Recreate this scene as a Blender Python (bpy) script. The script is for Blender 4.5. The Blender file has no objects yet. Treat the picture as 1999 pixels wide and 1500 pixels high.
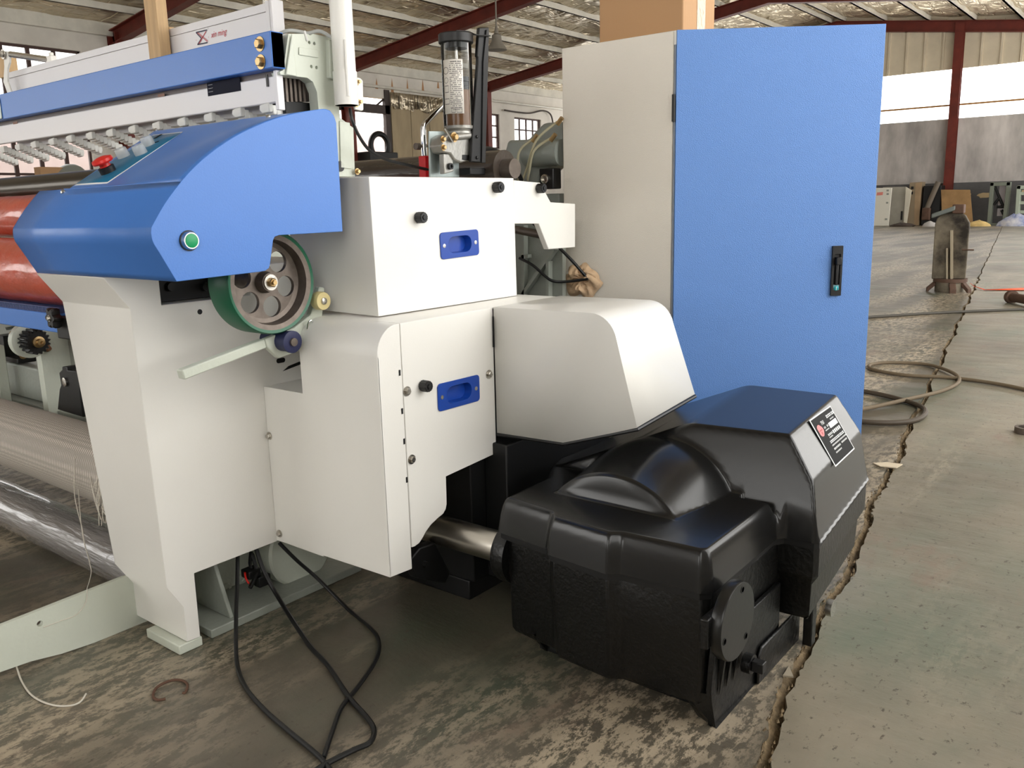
import bpy, bmesh, math, random
from mathutils import Vector, Matrix
from mathutils.geometry import tessellate_polygon
random.seed(7)
SC = bpy.context.scene
COL = SC.collection

# ------------------------------------------------------------------ camera
F_PX, W_PX, H_PX = 1667.0, 1999, 1500
YAW, PITCH, ROLL = math.radians(51.44), math.radians(11.83), math.radians(-1.453)
CAM = Vector((1.912, -1.019, 1.10))
fwd = Vector((-math.cos(YAW) * math.cos(PITCH), math.sin(YAW) * math.cos(PITCH), -math.sin(PITCH)))
rgt = fwd.cross(Vector((0, 0, 1))).normalized()
upv = rgt.cross(fwd)
rgt, upv = math.cos(ROLL) * rgt + math.sin(ROLL) * upv, -math.sin(ROLL) * rgt + math.cos(ROLL) * upv
cam_data = bpy.data.cameras.new('camera')
cam = bpy.data.objects.new('camera', cam_data)
COL.objects.link(cam)
m = Matrix((rgt, upv, -fwd)).transposed().to_4x4()
m.translation = CAM
cam.matrix_world = m
cam_data.sensor_width = 36.0
cam_data.lens = F_PX / W_PX * 36.0
cam_data.clip_start, cam_data.clip_end = 0.02, 300
SC.camera = cam

# ------------------------------------------------------------------ world, sun, exposure
world = bpy.data.worlds.new('overcast_sky')
SC.world = world
world.use_nodes = True
wn = world.node_tree
bg = wn.nodes['Background']
bg.inputs['Color'].default_value = (1.0, 0.985, 0.95, 1)
bg.inputs['Strength'].default_value = 4.2
SC.view_settings.view_transform = 'Standard'
SC.view_settings.look = 'None'
SC.view_settings.gamma = 1.0
SC.view_settings.use_curve_mapping = False
SC.view_settings.exposure = 0.18
SC.cycles.use_denoising = True

# ------------------------------------------------------------------ helpers
def P(px, py, X=None, Y=None, Z=None):
    """point of the place that the camera sees at a pixel, on a known plane"""
    d = rgt * ((px - 999.5) / F_PX) - upv * ((py - 750.0) / F_PX) + fwd
    if X is not None: t = (X - CAM.x) / d.x
    elif Y is not None: t = (Y - CAM.y) / d.y
    else: t = (Z - CAM.z) / d.z
    return CAM + d * t

def lin(c):
    return tuple(((v / 255) / 12.92 if v / 255 <= 0.04045 else ((v / 255 + 0.055) / 1.055) ** 2.4) for v in c)

MATS = {}
def mat(name, rgb, rough=0.5, metal=0.0, bump=0.0, bscale=40.0, var=0.0, vscale=6.0, coat=0.0, spec=0.5,
        trans=0.0, alpha=1.0, stretch=(1, 1, 1), rvar=0.0, emit=0.0, ior=1.45, var_rgb=None):
    if name in MATS: return MATS[name]
    mt = bpy.data.materials.new(name)
    mt.use_nodes = True
    nt = mt.node_tree
    b = nt.nodes['Principled BSDF']
    c = lin(rgb)
    b.inputs['Base Color'].default_value = (*c, 1)
    b.inputs['Roughness'].default_value = rough
    b.inputs['Metallic'].default_value = metal
    b.inputs['Coat Weight'].default_value = coat
    b.inputs['Coat Roughness'].default_value = 0.08
    b.inputs['Specular IOR Level'].default_value = spec
    b.inputs['Transmission Weight'].default_value = trans
    b.inputs['Alpha'].default_value = alpha
    b.inputs['IOR'].default_value = ior
    if emit:
        b.inputs['Emission Color'].default_value = (*c, 1)
        b.inputs['Emission Strength'].default_value = emit
    if bump or var or rvar:
        tc = nt.nodes.new('ShaderNodeTexCoord')
        mp = nt.nodes.new('ShaderNodeMapping')
        mp.inputs['Scale'].default_value = stretch
        g = nt.nodes.new('ShaderNodeNewGeometry')
        nt.links.new(g.outputs['Position'], mp.inputs['Vector'])
        if var or rvar:
            n = nt.nodes.new('ShaderNodeTexNoise')
            n.inputs['Scale'].default_value = vscale
            n.inputs['Detail'].default_value = 6
            n.inputs['Roughness'].default_value = 0.6
            nt.links.new(mp.outputs['Vector'], n.inputs['Vector'])
            if var:
                r = nt.nodes.new('ShaderNodeValToRGB')
                r.color_ramp.elements[0].position = 0.35
                r.color_ramp.elements[1].position = 0.68
                c2 = lin(var_rgb) if var_rgb else tuple(v * (1 - var) for v in c)
                r.color_ramp.elements[0].color = (*c2, 1)
                r.color_ramp.elements[1].color = (*c, 1)
                nt.links.new(n.outputs['Fac'], r.inputs['Fac'])
                nt.links.new(r.outputs['Color'], b.inputs['Base Color'])
            if rvar:
                mr = nt.nodes.new('ShaderNodeMapRange')
                mr.inputs['To Min'].default_value = max(0.02, rough - rvar)
                mr.inputs['To Max'].default_value = min(1, rough + rvar)
                nt.links.new(n.outputs['Fac'], mr.inputs['Value'])
                nt.links.new(mr.outputs['Result'], b.inputs['Roughness'])
        if bump:
            n2 = nt.nodes.new('ShaderNodeTexNoise')
            n2.inputs['Scale'].default_value = bscale
            n2.inputs['Detail'].default_value = 4
            nt.links.new(mp.outputs['Vector'], n2.inputs['Vector'])
            bp = nt.nodes.new('ShaderNodeBump')
            bp.inputs['Strength'].default_value = bump
            bp.inputs['Distance'].default_value = 0.01
            nt.links.new(n2.outputs['Fac'], bp.inputs['Height'])
            nt.links.new(bp.outputs['Normal'], b.inputs['Normal'])
    MATS[name] = mt
    return mt

WLOC = {}
def link(o, parent, wloc):
    WLOC[o.name] = Vector(wloc)
    if parent is not None:
        o.parent = parent
        o.location = Vector(wloc) - WLOC[parent.name]
    else:
        o.location = wloc
    COL.objects.link(o)
    return o

def tag(o, label=None, cat=None, group=None, kind=None):
    if label: o['label'] = label
    if cat: o['category'] = cat
    if group: o['group'] = group
    if kind: o['kind'] = kind
    return o

def thing(name, label, cat, loc, group=None):
    o = bpy.data.objects.new(name, None)
    o.empty_display_size = 0.05
    link(o, None, loc)
    return tag(o, label, cat, group)

class MB:
    """collects shapes in world coordinates; build() links them as ONE mesh object"""
    def __init__(s): s.v = []; s.f = []
    def add(s, vs, fs):
        k = len(s.v)
        s.v += [tuple(v) for v in vs]
        s.f += [tuple(i + k for i in f) for f in fs]
        return s
    def box(s, a, b):
        x0, y0, z0 = a; x1, y1, z1 = b
        return s.add([(x0, y0, z0), (x1, y0, z0), (x1, y1, z0), (x0, y1, z0), (x0, y0, z1), (x1, y0, z1), (x1, y1, z1), (x0, y1, z1)],
                     [(3, 2, 1, 0), (4, 5, 6, 7), (0, 1, 5, 4), (1, 2, 6, 5), (2, 3, 7, 6), (3, 0, 4, 7)])
    def obox(s, c, u, v, w):
        """box from centre and three half-axis vectors"""
        c, u, v, w = map(Vector, (c, u, v, w))
        vs = [c - u - v - w, c + u - v - w, c + u + v - w, c - u + v - w, c - u - v + w, c + u - v + w, c + u + v + w, c - u + v + w]
        return s.add(vs, [(3, 2, 1, 0), (4, 5, 6, 7), (0, 1, 5, 4), (1, 2, 6, 5), (2, 3, 7, 6), (3, 0, 4, 7)])
    def prism(s, pts, off):
        """closed 3D polygon pts extruded by vector off"""
        pts = [Vector(p) for p in pts]; off = Vector(off); n = len(pts)
        fs = [tuple(range(n))[::-1], tuple(range(n, 2 * n))]
        fs += [(i, (i + 1) % n, (i + 1) % n + n, i + n) for i in range(n)]
        return s.add(pts + [p + off for p in pts], fs)
    def loft(s, rings, cap=True, closed=True):
        n = len(rings[0]); vs = [p for r in rings for p in r]; fs = []
        for k in range(len(rings) - 1):
            for i in range(n if closed else n - 1):
                j = (i + 1) % n
                fs.append((k * n + i, k * n + j, (k + 1) * n + j, (k + 1) * n + i))
        if cap:
            fs.append(tuple(range(n))[::-1]); fs.append(tuple((len(rings) - 1) * n + i for i in range(n)))
        return s.add(vs, fs)
    def lathe(s, prof, o, ax=(0, 0, 1), seg=32, cap=True):
        """prof: list of (radius, height along axis)"""
        o = Vector(o); ax = Vector(ax).normalized()
        u = ax.orthogonal().normalized(); w = ax.cross(u)
        rings = [[o + ax * h + (u * math.cos(2 * math.pi * i / seg) + w * math.sin(2 * math.pi * i / seg)) * max(r, 1e-5) for i in range(seg)] for r, h in prof]
        return s.loft(rings, cap)
    def cyl(s, a, b, r, seg=24, r2=None):
        a, b = Vector(a), Vector(b); d = b - a
        return s.lathe([(r, 0), (r2 if r2 is not None else r, d.length)], a, d, seg)
    def tube(s, pts, r, seg=10, sub=6):
        pts = [Vector(p) for p in pts]
        if sub > 1 and len(pts) > 2:
            q = []
            for i in range(len(pts) - 1):
                p0 = pts[max(i - 1, 0)]; p1 = pts[i]; p2 = pts[i + 1]; p3 = pts[min(i + 2, len(pts) - 1)]
                for k in range(sub):
                    t = k / sub
                    q.append(0.5 * ((2 * p1) + (p2 - p0) * t + (2 * p0 - 5 * p1 + 4 * p2 - p3) * t * t + (3 * p1 - p0 - 3 * p2 + p3) * t ** 3))
            q.append(pts[-1]); pts = q
        rings = []; u = None
        for i, p in enumerate(pts):
            t = (pts[min(i + 1, len(pts) - 1)] - pts[max(i - 1, 0)]).normalized()
            if u is None: u = t.orthogonal().normalized()
            u = (u - t * u.dot(t)).normalized(); w = t.cross(u)
            rings.append([p + (u * math.cos(2 * math.pi * k / seg) + w * math.sin(2 * math.pi * k / seg)) * r for k in range(seg)])
        return s.loft(rings)
    def plate(s, outer, holes, off):
        """flat polygon with holes (3D points, one plane) extruded by off"""
        polys = [[Vector(p) for p in outer]] + [[Vector(p) for p in h] for h in holes]
        tri = tessellate_polygon(polys)
        flat = [p for q in polys for p in q]; n = len(flat); off = Vector(off)
        fs = [tuple(t) for t in tri] + [tuple(i + n for i in t)[::-1] for t in tri]
        k = 0
        for q in polys:
            m_ = len(q)
            fs += [(k + i, k + (i + 1) % m_, k + (i + 1) % m_ + n, k + i + n) for i in range(m_)]
            k += m_
        return s.add(flat + [p + off for p in flat], fs)
    def build(s, name, material, parent=None, bevel=0.0, seg=2, ang=35, smooth=True, thick=0.0):
        me = bpy.data.meshes.new(name)
        vs = [Vector(v) for v in s.v]
        xs = [v.x for v in vs]; ys = [v.y for v in vs]; zs = [v.z for v in vs]
        w = Vector(((min(xs) + max(xs)) / 2, (min(ys) + max(ys)) / 2, min(zs)))
        me.from_pydata([v - w for v in vs], [], s.f)
        bm = bmesh.new(); bm.from_mesh(me)
        bmesh.ops.recalc_face_normals(bm, faces=bm.faces)
        bm.to_mesh(me); bm.free()
        me.materials.append(material)
        if smooth:
            me.shade_smooth()
            me.set_sharp_from_angle(angle=math.radians(ang))
        o = bpy.data.objects.new(name, me)
        link(o, parent, w)
        if thick:
            sm = o.modifiers.new('thickness', 'SOLIDIFY'); sm.thickness = thick; sm.offset = -1
        if bevel:
            bv = o.modifiers.new('bevel', 'BEVEL'); bv.width = bevel; bv.segments = seg
            bv.limit_method = 'ANGLE'; bv.angle_limit = math.radians(30)
            bv.harden_normals = False
        return o

def inst(src, wloc, parent=None, rot=None, scale=None):
    """copy of one mesh object sharing its mesh data"""
    o = src.copy()
    if rot is not None: o.rotation_euler = rot
    if scale is not None: o.scale = scale
    link(o, parent, wloc)
    return o

def circ(c, u, v, r, n=24, a0=0.0, a1=2 * math.pi, end=False):
    c, u, v = Vector(c), Vector(u), Vector(v)
    k = n if not end else n - 1
    return [c + u * (r * math.cos(a0 + (a1 - a0) * i / k)) + v * (r * math.sin(a0 + (a1 - a0) * i / k)) for i in range(n)]

def rrect(c, u, v, hw, hh, r, n=5):
    """rounded rectangle in the plane of u, v"""
    c, u, v = Vector(c), Vector(u), Vector(v); out = []
    for sx, sy, a in ((1, 1, 0), (-1, 1, 90), (-1, -1, 180), (1, -1, 270)):
        for i in range(n):
            t = math.radians(a + 90 * i / (n - 1))
            out.append(c + u * (sx * (hw - r) + r * math.cos(t)) + v * (sy * (hh - r) + r * math.sin(t)))
    return out

def text(name, body, size, material, parent, o, u, v, ext=0.0004, shear=0.0, align='LEFT', sx=1.0):
    cu = bpy.data.curves.new(name, 'FONT')
    cu.body = body; cu.size = size; cu.shear = shear; cu.align_x = align; cu.extrude = 0; cu.resolution_u = 3
    t = bpy.data.objects.new(name, cu)
    COL.objects.link(t)
    dg = bpy.context.evaluated_depsgraph_get()
    me = bpy.data.meshes.new_from_object(t.evaluated_get(dg))
    bpy.data.objects.remove(t); bpy.data.curves.remove(cu)
    u, v = Vector(u).normalized(), Vector(v).normalized(); n = u.cross(v)
    vs = [Vector(o) + u * (p.co.x * sx) + v * p.co.y + n * ext for p in me.vertices]
    fs = [tuple(p.vertices) for p in me.polygons]
    bpy.data.meshes.remove(me)
    b = MB(); b.add(vs, fs)
    return b.build(name, material, parent, smooth=False)

EX, EY, EZ = Vector((1, 0, 0)), Vector((0, 1, 0)), Vector((0, 0, 1))

def hexbolt(mb, c, ax, r=0.009, h=0.007, washer=True):
    c, ax = Vector(c), Vector(ax).normalized()
    if washer: mb.lathe([(r * 1.45, 0), (r * 1.45, 0.002)], c, ax, 20)
    mb.lathe([(r, 0.002), (r, 0.002 + h * .8), (r * .8, 0.002 + h)], c, ax, 6)
    return mb

# ------------------------------------------------------------------ materials of the place
def floor_material(name, lo, hi, ca, cb, cg, cf):
    mt = bpy.data.materials.new(name); mt.use_nodes = True
    nt = mt.node_tree; L = nt.links; b = nt.nodes['Principled BSDF']
    g = nt.nodes.new('ShaderNodeNewGeometry')
    def noise(scale, st, det=6, rough=0.6, off=(0, 0, 0), dist=0.0):
        mp = nt.nodes.new('ShaderNodeMapping'); mp.inputs['Scale'].default_value = st; mp.inputs['Location'].default_value = off
        L.new(g.outputs['Position'], mp.inputs['Vector'])
        n = nt.nodes.new('ShaderNodeTexNoise'); n.inputs['Scale'].default_value = scale; n.inputs['Detail'].default_value = det
        n.inputs['Roughness'].default_value = rough; n.inputs['Distortion'].default_value = dist
        L.new(mp.outputs['Vector'], n.inputs['Vector']); return n.outputs['Fac']
    def ramp(fac, a, c, ca=(0, 0, 0), cc=(1, 1, 1)):
        r = nt.nodes.new('ShaderNodeValToRGB'); r.color_ramp.elements[0].position = a; r.color_ramp.elements[1].position = c
        r.color_ramp.elements[0].color = (*ca, 1); r.color_ramp.elements[1].color = (*cc, 1); L.new(fac, r.inputs['Fac']); return r.outputs['Color']
    def mix(fac, a, c):
        mx = nt.nodes.new('ShaderNodeMix'); mx.data_type = 'RGBA'
        L.new(fac, mx.inputs['Factor']); L.new(a, mx.inputs['A']); L.new(c, mx.inputs['B']); return mx.outputs['Result']
    def mul(a, c):
        mm = nt.nodes.new('ShaderNodeMath'); mm.operation = 'MULTIPLY'; L.new(a, mm.inputs[0]); L.new(c, mm.inputs[1]); return mm.outputs[0]
    base = ramp(noise(0.9, (1, 0.7, 1), 8, 0.65), 0.32, 0.70, lin(ca), lin(cb))
    green = ramp(noise(1.9, (1, 0.6, 1), 5, 0.6, off=(3, 1, 0)), 0.47, 0.74)
    gc = nt.nodes.new('ShaderNodeRGB'); gc.outputs[0].default_value = (*lin(cg), 1)
    c1 = mix(green, base, gc.outputs[0])
    patch = ramp(noise(1.15, (1.5, 0.22, 1), 4, 0.55, (1.3, 0.4, 0)), lo, hi)
    scuff = ramp(noise(24, (1.2, 0.5, 1), 12, 0.80), 0.47, 0.53)
    sc2 = nt.nodes.new('ShaderNodeRGB'); sc2.outputs[0].default_value = (*lin(cf), 1)
    c2 = mix(mul(patch, scuff), c1, sc2.outputs[0])
    dark = ramp(noise(52, (1, 0.6, 1), 6, 0.7, (5, 5, 0)), 0.59, 0.66)
    dc = nt.nodes.new('ShaderNodeRGB'); dc.outputs[0].default_value = (*lin((76, 68, 57)), 1)
    c3 = mix(dark, c2, dc.outputs[0])
    rust = ramp(noise(3.2, (1, 0.4, 1), 7, 0.7, (9, 2, 0)), 0.58, 0.72)
    rc = nt.nodes.new('ShaderNodeRGB'); rc.outputs[0].default_value = (*lin((126, 106, 92)), 1)
    c4 = mix(rust, c3, rc.outputs[0])
    L.new(c4, b.inputs['Base Color'])
    rr = nt.nodes.new('ShaderNodeMapRange'); rr.inputs['To Min'].default_value = 0.26; rr.inputs['To Max'].default_value = 0.58
    L.new(noise(5, (0.5, 1.6, 1)), rr.inputs['Value']); L.new(rr.outputs['Result'], b.inputs['Roughness'])
    bp = nt.nodes.new('ShaderNodeBump'); bp.inputs['Strength'].default_value = 0.35; bp.inputs['Distance'].default_value = 0.01
    L.new(noise(7, (0.6, 1.5, 1), 9, 0.68), bp.inputs['Height']); L.new(bp.outputs['Normal'], b.inputs['Normal'])
    return mt

M_FLOOR = floor_material('worn_painted_concrete', 0.44, 0.58, (70, 65, 55), (114, 106, 92), (72, 79, 65), (172, 158, 136))  # worn paint, with the dimmer light on this slab darkened into its tones
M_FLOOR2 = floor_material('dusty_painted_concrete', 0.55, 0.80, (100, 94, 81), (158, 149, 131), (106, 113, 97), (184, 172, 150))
M_SAND = mat('crumbled_joint_filler', (150, 130, 100), 0.95, bump=1.0, bscale=60, var=0.6, vscale=22)
M_PLASTER = mat('white_plaster', (230, 224, 214), 0.85, var=0.22, vscale=0.7, bump=0.2, bscale=3)
M_CONC = mat('grey_cement_render', (214, 208, 204), 0.9, var=0.50, vscale=0.9, bump=0.3, bscale=2, stretch=(1.3, 1, .45))
M_DADO = mat('dark_grey_dado_paint', (96, 95, 96), 0.7, var=0.3, vscale=2)
M_RED = mat('red_oxide_steel', (116, 44, 32), 0.55, var=0.35, vscale=2.5)
M_PURLIN = mat('pale_galvanised_purlin', (226, 222, 210), 0.45, var=0.2, vscale=2)
M_SHEET = mat('cream_ribbed_sheet', (222, 210, 186), 0.6, var=0.12, vscale=1.5)
M_BROWNF = mat('brown_window_steel', (72, 48, 42), 0.6)
M_GLASSW = mat('dusty_window_glass', (235, 238, 240), 0.25, trans=0.85, ior=1.02, spec=0.3)
def foil_material():
    mt = mat('silver_foil_insulation', (226, 212, 186), 0.34, metal=0.85, var=0.25, vscale=0.9)
    nt = mt.node_tree; b = nt.nodes['Principled BSDF']; L = nt.links
    g = nt.nodes.new('ShaderNodeNewGeometry')
    def bump(h, st, dist, prev=None, inv=False):
        bp = nt.nodes.new('ShaderNodeBump'); bp.inputs['Strength'].default_value = st; bp.inputs['Distance'].default_value = dist; bp.invert = inv
        L.new(h, bp.inputs['Height'])
        if prev is not None: L.new(prev, bp.inputs['Normal'])
        return bp.outputs['Normal']
    mp = nt.nodes.new('ShaderNodeMapping'); mp.inputs['Rotation'].default_value = (0, 0, 0.7); mp.inputs['Scale'].default_value = (1.0, 0.45, 1)
    L.new(g.outputs['Position'], mp.inputs['Vector'])
    n1 = nt.nodes.new('ShaderNodeTexNoise'); n1.inputs['Scale'].default_value = 1.5; n1.inputs['Detail'].default_value = 3; n1.inputs['Distortion'].default_value = 1.0
    L.new(mp.outputs['Vector'], n1.inputs['Vector'])
    v = nt.nodes.new('ShaderNodeTexVoronoi'); v.inputs['Scale'].default_value = 2.1; v.feature = 'F1'
    L.new(g.outputs['Position'], v.inputs['Vector'])
    nrm = bump(n1.outputs['Fac'], 0.9, 0.5)
    nrm = bump(v.outputs['Distance'], 0.6, 0.16, nrm, True)
    for d in ('X', 'Y'):
        w = nt.nodes.new('ShaderNodeTexWave'); w.wave_type = 'BANDS'; w.bands_direction = d
        w.inputs['Scale'].default_value = 0.62; w.inputs['Distortion'].default_value = 0.5; w.inputs['Detail Scale'].default_value = 0.4
        L.new(g.outputs['Position'], w.inputs['Vector'])
        r = nt.nodes.new('ShaderNodeMapRange'); r.inputs['From Min'].default_value = 0.9; r.inputs['From Max'].default_value = 1.0
        L.new(w.outputs['Fac'], r.inputs['Value'])
        nrm = bump(r.outputs['Result'], 0.9, 0.06, nrm, True)
    L.new(nrm, b.inputs['Normal'])
    return mt
M_FOIL = foil_material()

# ------------------------------------------------------------------ the hall: floor
XW, YW = -22.0, 34.2           # left wall, far wall
XR, YB = 3.4, -7.0             # right wall, near wall
RX, RZ = -9.7, 7.85            # ridge (foil level)
EZL = 6.2                      # foil level at the left eave
SLOPE = (RZ - EZL) / (RX - XW)
def roof_z(x): return RZ - abs(x - RX) * SLOPE

rng = random.Random(3)
ys = []; y = -9.0
while y < YW:
    ys.append(y); y += 0.012 + 0.03 * rng.random() if y < 3 else (0.08 + 0.1 * rng.random() if y < 12 else 0.5)
ys.append(YW)
def crack_x(y): return 1.334 - 0.1444 * (y - 0.469) + 0.010 * math.sin(y * 5.1) + 0.006 * math.sin(y * 13.7 + 1)
crL, crR = [], []
for i, y in enumerate(ys):
    j = 0.006 if y < 12 else 0.0
    crL.append((crack_x(y) - 0.008 - j * rng.random() * 1.6, y)); crR.append((crack_x(y) + 0.008 + j * rng.random() * 2.2, y))
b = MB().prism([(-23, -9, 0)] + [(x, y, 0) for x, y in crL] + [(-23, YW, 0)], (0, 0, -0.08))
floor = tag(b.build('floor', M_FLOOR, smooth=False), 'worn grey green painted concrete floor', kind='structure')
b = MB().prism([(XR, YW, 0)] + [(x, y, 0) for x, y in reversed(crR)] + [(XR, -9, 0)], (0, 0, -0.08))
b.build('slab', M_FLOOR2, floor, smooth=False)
b = MB()
for i in range(len(ys) - 1):
    z0, z1 = -0.005 - 0.002 * math.sin(i * .7), -0.005 - 0.002 * math.sin((i + 1) * .7)
    b.add([(crL[i][0] - .01, ys[i], z0), (crR[i][0] + .01, ys[i], z0 - .038), (crR[i + 1][0] + .01, ys[i + 1], z1 - .038), (crL[i + 1][0] - .01, ys[i + 1], z1)], [(0, 1, 2, 3)])
fo = b.build('joint_filler', M_SAND, floor, ang=80)
b = MB()                                           # crumbs of concrete along the broken joint edge
for i in range(420):
    y = -0.3 + 4.2 * rng.random() ** 1.3; sd = rng.choice((-1, -1, 1)); x = crack_x(y) + sd * (0.004 + 0.017 * rng.random()); r = 0.0015 + 0.0045 * rng.random() ** 2
    b.add([(x + r, y, -.004), (x, y + r * 1.3, -.004), (x - r, y, -.004), (x, y - r * 1.2, -.004), (x + r * .2, y, r * 1.1)], [(0, 1, 4), (1, 2, 4), (2, 3, 4), (3, 0, 4), (3, 2, 1, 0)])
cr = b.build('crumb', M_SAND, floor, smooth=False); tag(cr, kind='stuff')

# ------------------------------------------------------------------ left wall with windows and doorway
wall_th = 0.25
def wy(px, py): return P(px, py, X=XW).y
def wz(px, py): return P(px, py, X=XW).z
w1y1 = wy(157, 100); w1zt = wz(157, 100); m1 = wy(56, 92); m2 = wy(107, 98); pit = m2 - m1
w1y0 = w1y1 - pit * 6.3
opens = [('window_1', w1y0, w1y1, 1.0, w1zt)]
opens.append(('window_2', wy(948, 222), wy(975, 226), wz(962, 290), wz(962, 222)))
opens.append(('window_3', wy(1004, 228), wy(1056, 238), wz(1028, 300), wz(1028, 231)))
opens.append(('window_4', wy(815, 100) + 0.2, wy(835, 100) + 0.6, 0.9, 2.2))
opens = opens[:3]
dy0, dy1, dzt = wy(640, 190), wy(758, 190), wz(758, 193)
holes = [[(XW, a, z0), (XW, c, z0), (XW, c, z1), (XW, a, z1)] for n, a, c, z0, z1 in opens]
holes.append([(XW, dy0, 0.01), (XW, dy1, 0.01), (XW, dy1, dzt), (XW, dy0, dzt)])
b = MB().plate([(XW, YB, 0), (XW, YW, 0), (XW, YW, EZL + .1), (XW, YB, EZL + .1)], holes, (-wall_th, 0, 0))
wall_left = tag(b.build('wall_left', M_PLASTER, smooth=False), 'white plastered side wall of the hall', kind='structure')
for n, a, c, z0, z1 in opens:
    fr = MB(); t = 0.06
    fr.box((XW - .16, a, z1 - t), (XW - .08, c, z1)).box((XW - .16, a, z0), (XW - .08, c, z0 + t)).box((XW - .16, a, z0), (XW - .08, a + t, z1)).box((XW - .16, c - t, z0), (XW - .08, c, z1))
    wo = tag(fr.build(n, M_BROWNF, smooth=False), 'bright steel framed window in the white wall', kind='structure')
    cols = max(2, round((c - a) / pit)) if n == 'window_1' else (2 if n == 'window_2' else 4)
    step = (c - a) / cols if n != 'window_1' else pit
    xs_ = [c - (w1y1 - m2) - step * k for k in range(0, 7)] if n == 'window_1' else [a + step * k for k in range(1, cols)]
    for yy in xs_:
        if yy < a + .1: continue
        MB().box((XW - .15, yy - .05 if n == 'window_1' else yy - .03, z0), (XW - .09, yy + .05 if n == 'window_1' else yy + .03, z1)).build('mullion', M_BROWNF, wo, smooth=False)
    rows = 4 if n == 'window_1' else 3
    zs_ = [wz(60, 340), wz(60, 240), wz(60, 430)] if n == 'window_1' else [z0 + (z1 - z0) * k / rows for k in range(1, rows)]
    for zz in zs_:
        MB().box((XW - .14, a, zz - .03), (XW - .10, c, zz + .03)).build('transom', M_BROWNF, wo, smooth=False)
    edges = sorted([a] + [v for v in xs_ if v > a + .1] + [c])
    for k in range(len(edges) - 1):
        MB().box((XW - .125, edges[k] + .02, z0 + .03), (XW - .12, edges[k + 1] - .02, z1 - .03)).build('pane', M_GLASSW, wo, smooth=False)
# doorway frame, sheet door slid aside, yard wall beyond
M_DFR = mat('dark_steel_door_frame', (70, 58, 54), 0.6, var=0.3, vscale=3)
fr = MB(); fr.box((XW - .1, dy1 - .22, 0), (XW + .05, dy1 + .02, dzt + .3)).box((XW - .1, dy0, dzt - .55), (XW + .05, dy1, dzt - .25))
door = tag(fr.build('door_1', M_DFR, smooth=False), 'dark steel framed yard doorway in the white wall', kind='structure')
for k in range(4):
    ya = dy0 + (dy1 - dy0) * (k + .3) / 4.2
    MB().tube([(XW - .05, ya, dzt - .3), (XW - .05, ya + .45 * (1 if k % 2 else -1), dzt)], .035, 6, 1).build('brace', M_DFR, door)
M_BEIGE = mat('weathered_beige_sheet', (178, 160, 128), 0.7, var=0.25, vscale=2, stretch=(1, 1, .3))
for k in range(3):
    ya = dy1 + .05 + k * 1.02
    MB().box((XW + .03, ya, 0.05), (XW + .07, ya + 1.0, wz(800, 205))).build('door_leaf', M_BEIGE, door, bevel=.01)
b = MB(); n = 22
for i in range(n):
    y0 = dy1 + .02 + i * 3.1 / n; y1 = y0 + 3.1 / n; zt = wz(800, 185); zb = wz(800, 212) - .15 * rng.random()
    b.add([(XW + .10, y0, zt), (XW + .10, y1, zt), (XW + .10 + .06 * rng.random(), y1, zb), (XW + .10 + .06 * rng.random(), y0, zb)], [(0, 1, 2, 3)])
b.build('foil_valance', M_FOIL, door, thick=.005)
M_PINK = mat('faded_pink_yard_wall', (208, 186, 182), 0.9, var=0.25, vscale=1.2)
MB().box((XW - 8.3, 10, 0), (XW - 8, 34, 5)).build('wall_yard', M_PINK, smooth=False)
tag(bpy.data.objects['wall_yard'], 'faded pink yard wall seen beyond the doorway', kind='structure')
MB().box((XW - 9, -7, -.1), (XW - .25, YW, -.02)).build('ground_yard', M_SAND, smooth=False)
tag(bpy.data.objects['ground_yard'], 'bare ground of the yard outside the wall', kind='structure')
# eave beam, rust streaked band, pipe
ze = wz(120, 32)
MB().box((XW + .002, YB, ze - .35), (XW + .16, YW - .2, ze + .05)).build('eave_beam', M_PURLIN, wall_left, smooth=False)
zp = wz(780, 176)
MB().tube([(XW + .2, wy(560, 150), zp), (XW + .2, YW - 1, zp)], .05, 8, 1).build('pipe', M_PURLIN, wall_left)
M_RUSTM = mat('rust_stain', (176, 132, 92), 0.9)
for k in range(7):
    yy = wy(705 + 30 * k, 165); h = .25 + .25 * rng.random(); w = .05 + .04 * rng.random(); z0 = wz(705 + 30 * k, 158) 
    MB().prism([(XW + .004, yy - w, z0 - h), (XW + .004, yy + w, z0 - h), (XW + .004, yy + .01, z0 + .1)], (-.003, 0, 0)).build('rust_streak', M_RUSTM, wall_left, smooth=False)
tb = P(930, 220, X=XW + .3)
pts = [P(x, y, X=XW + .15) for x, y in ((985, 215), (1010, 219), (1035, 221), (1060, 216), (1075, 224), (1080, 245))]
MB().tube(pts, .035, 6).build('hose', mat('dark_hose', (70, 62, 58), .6), wall_left)

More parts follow.
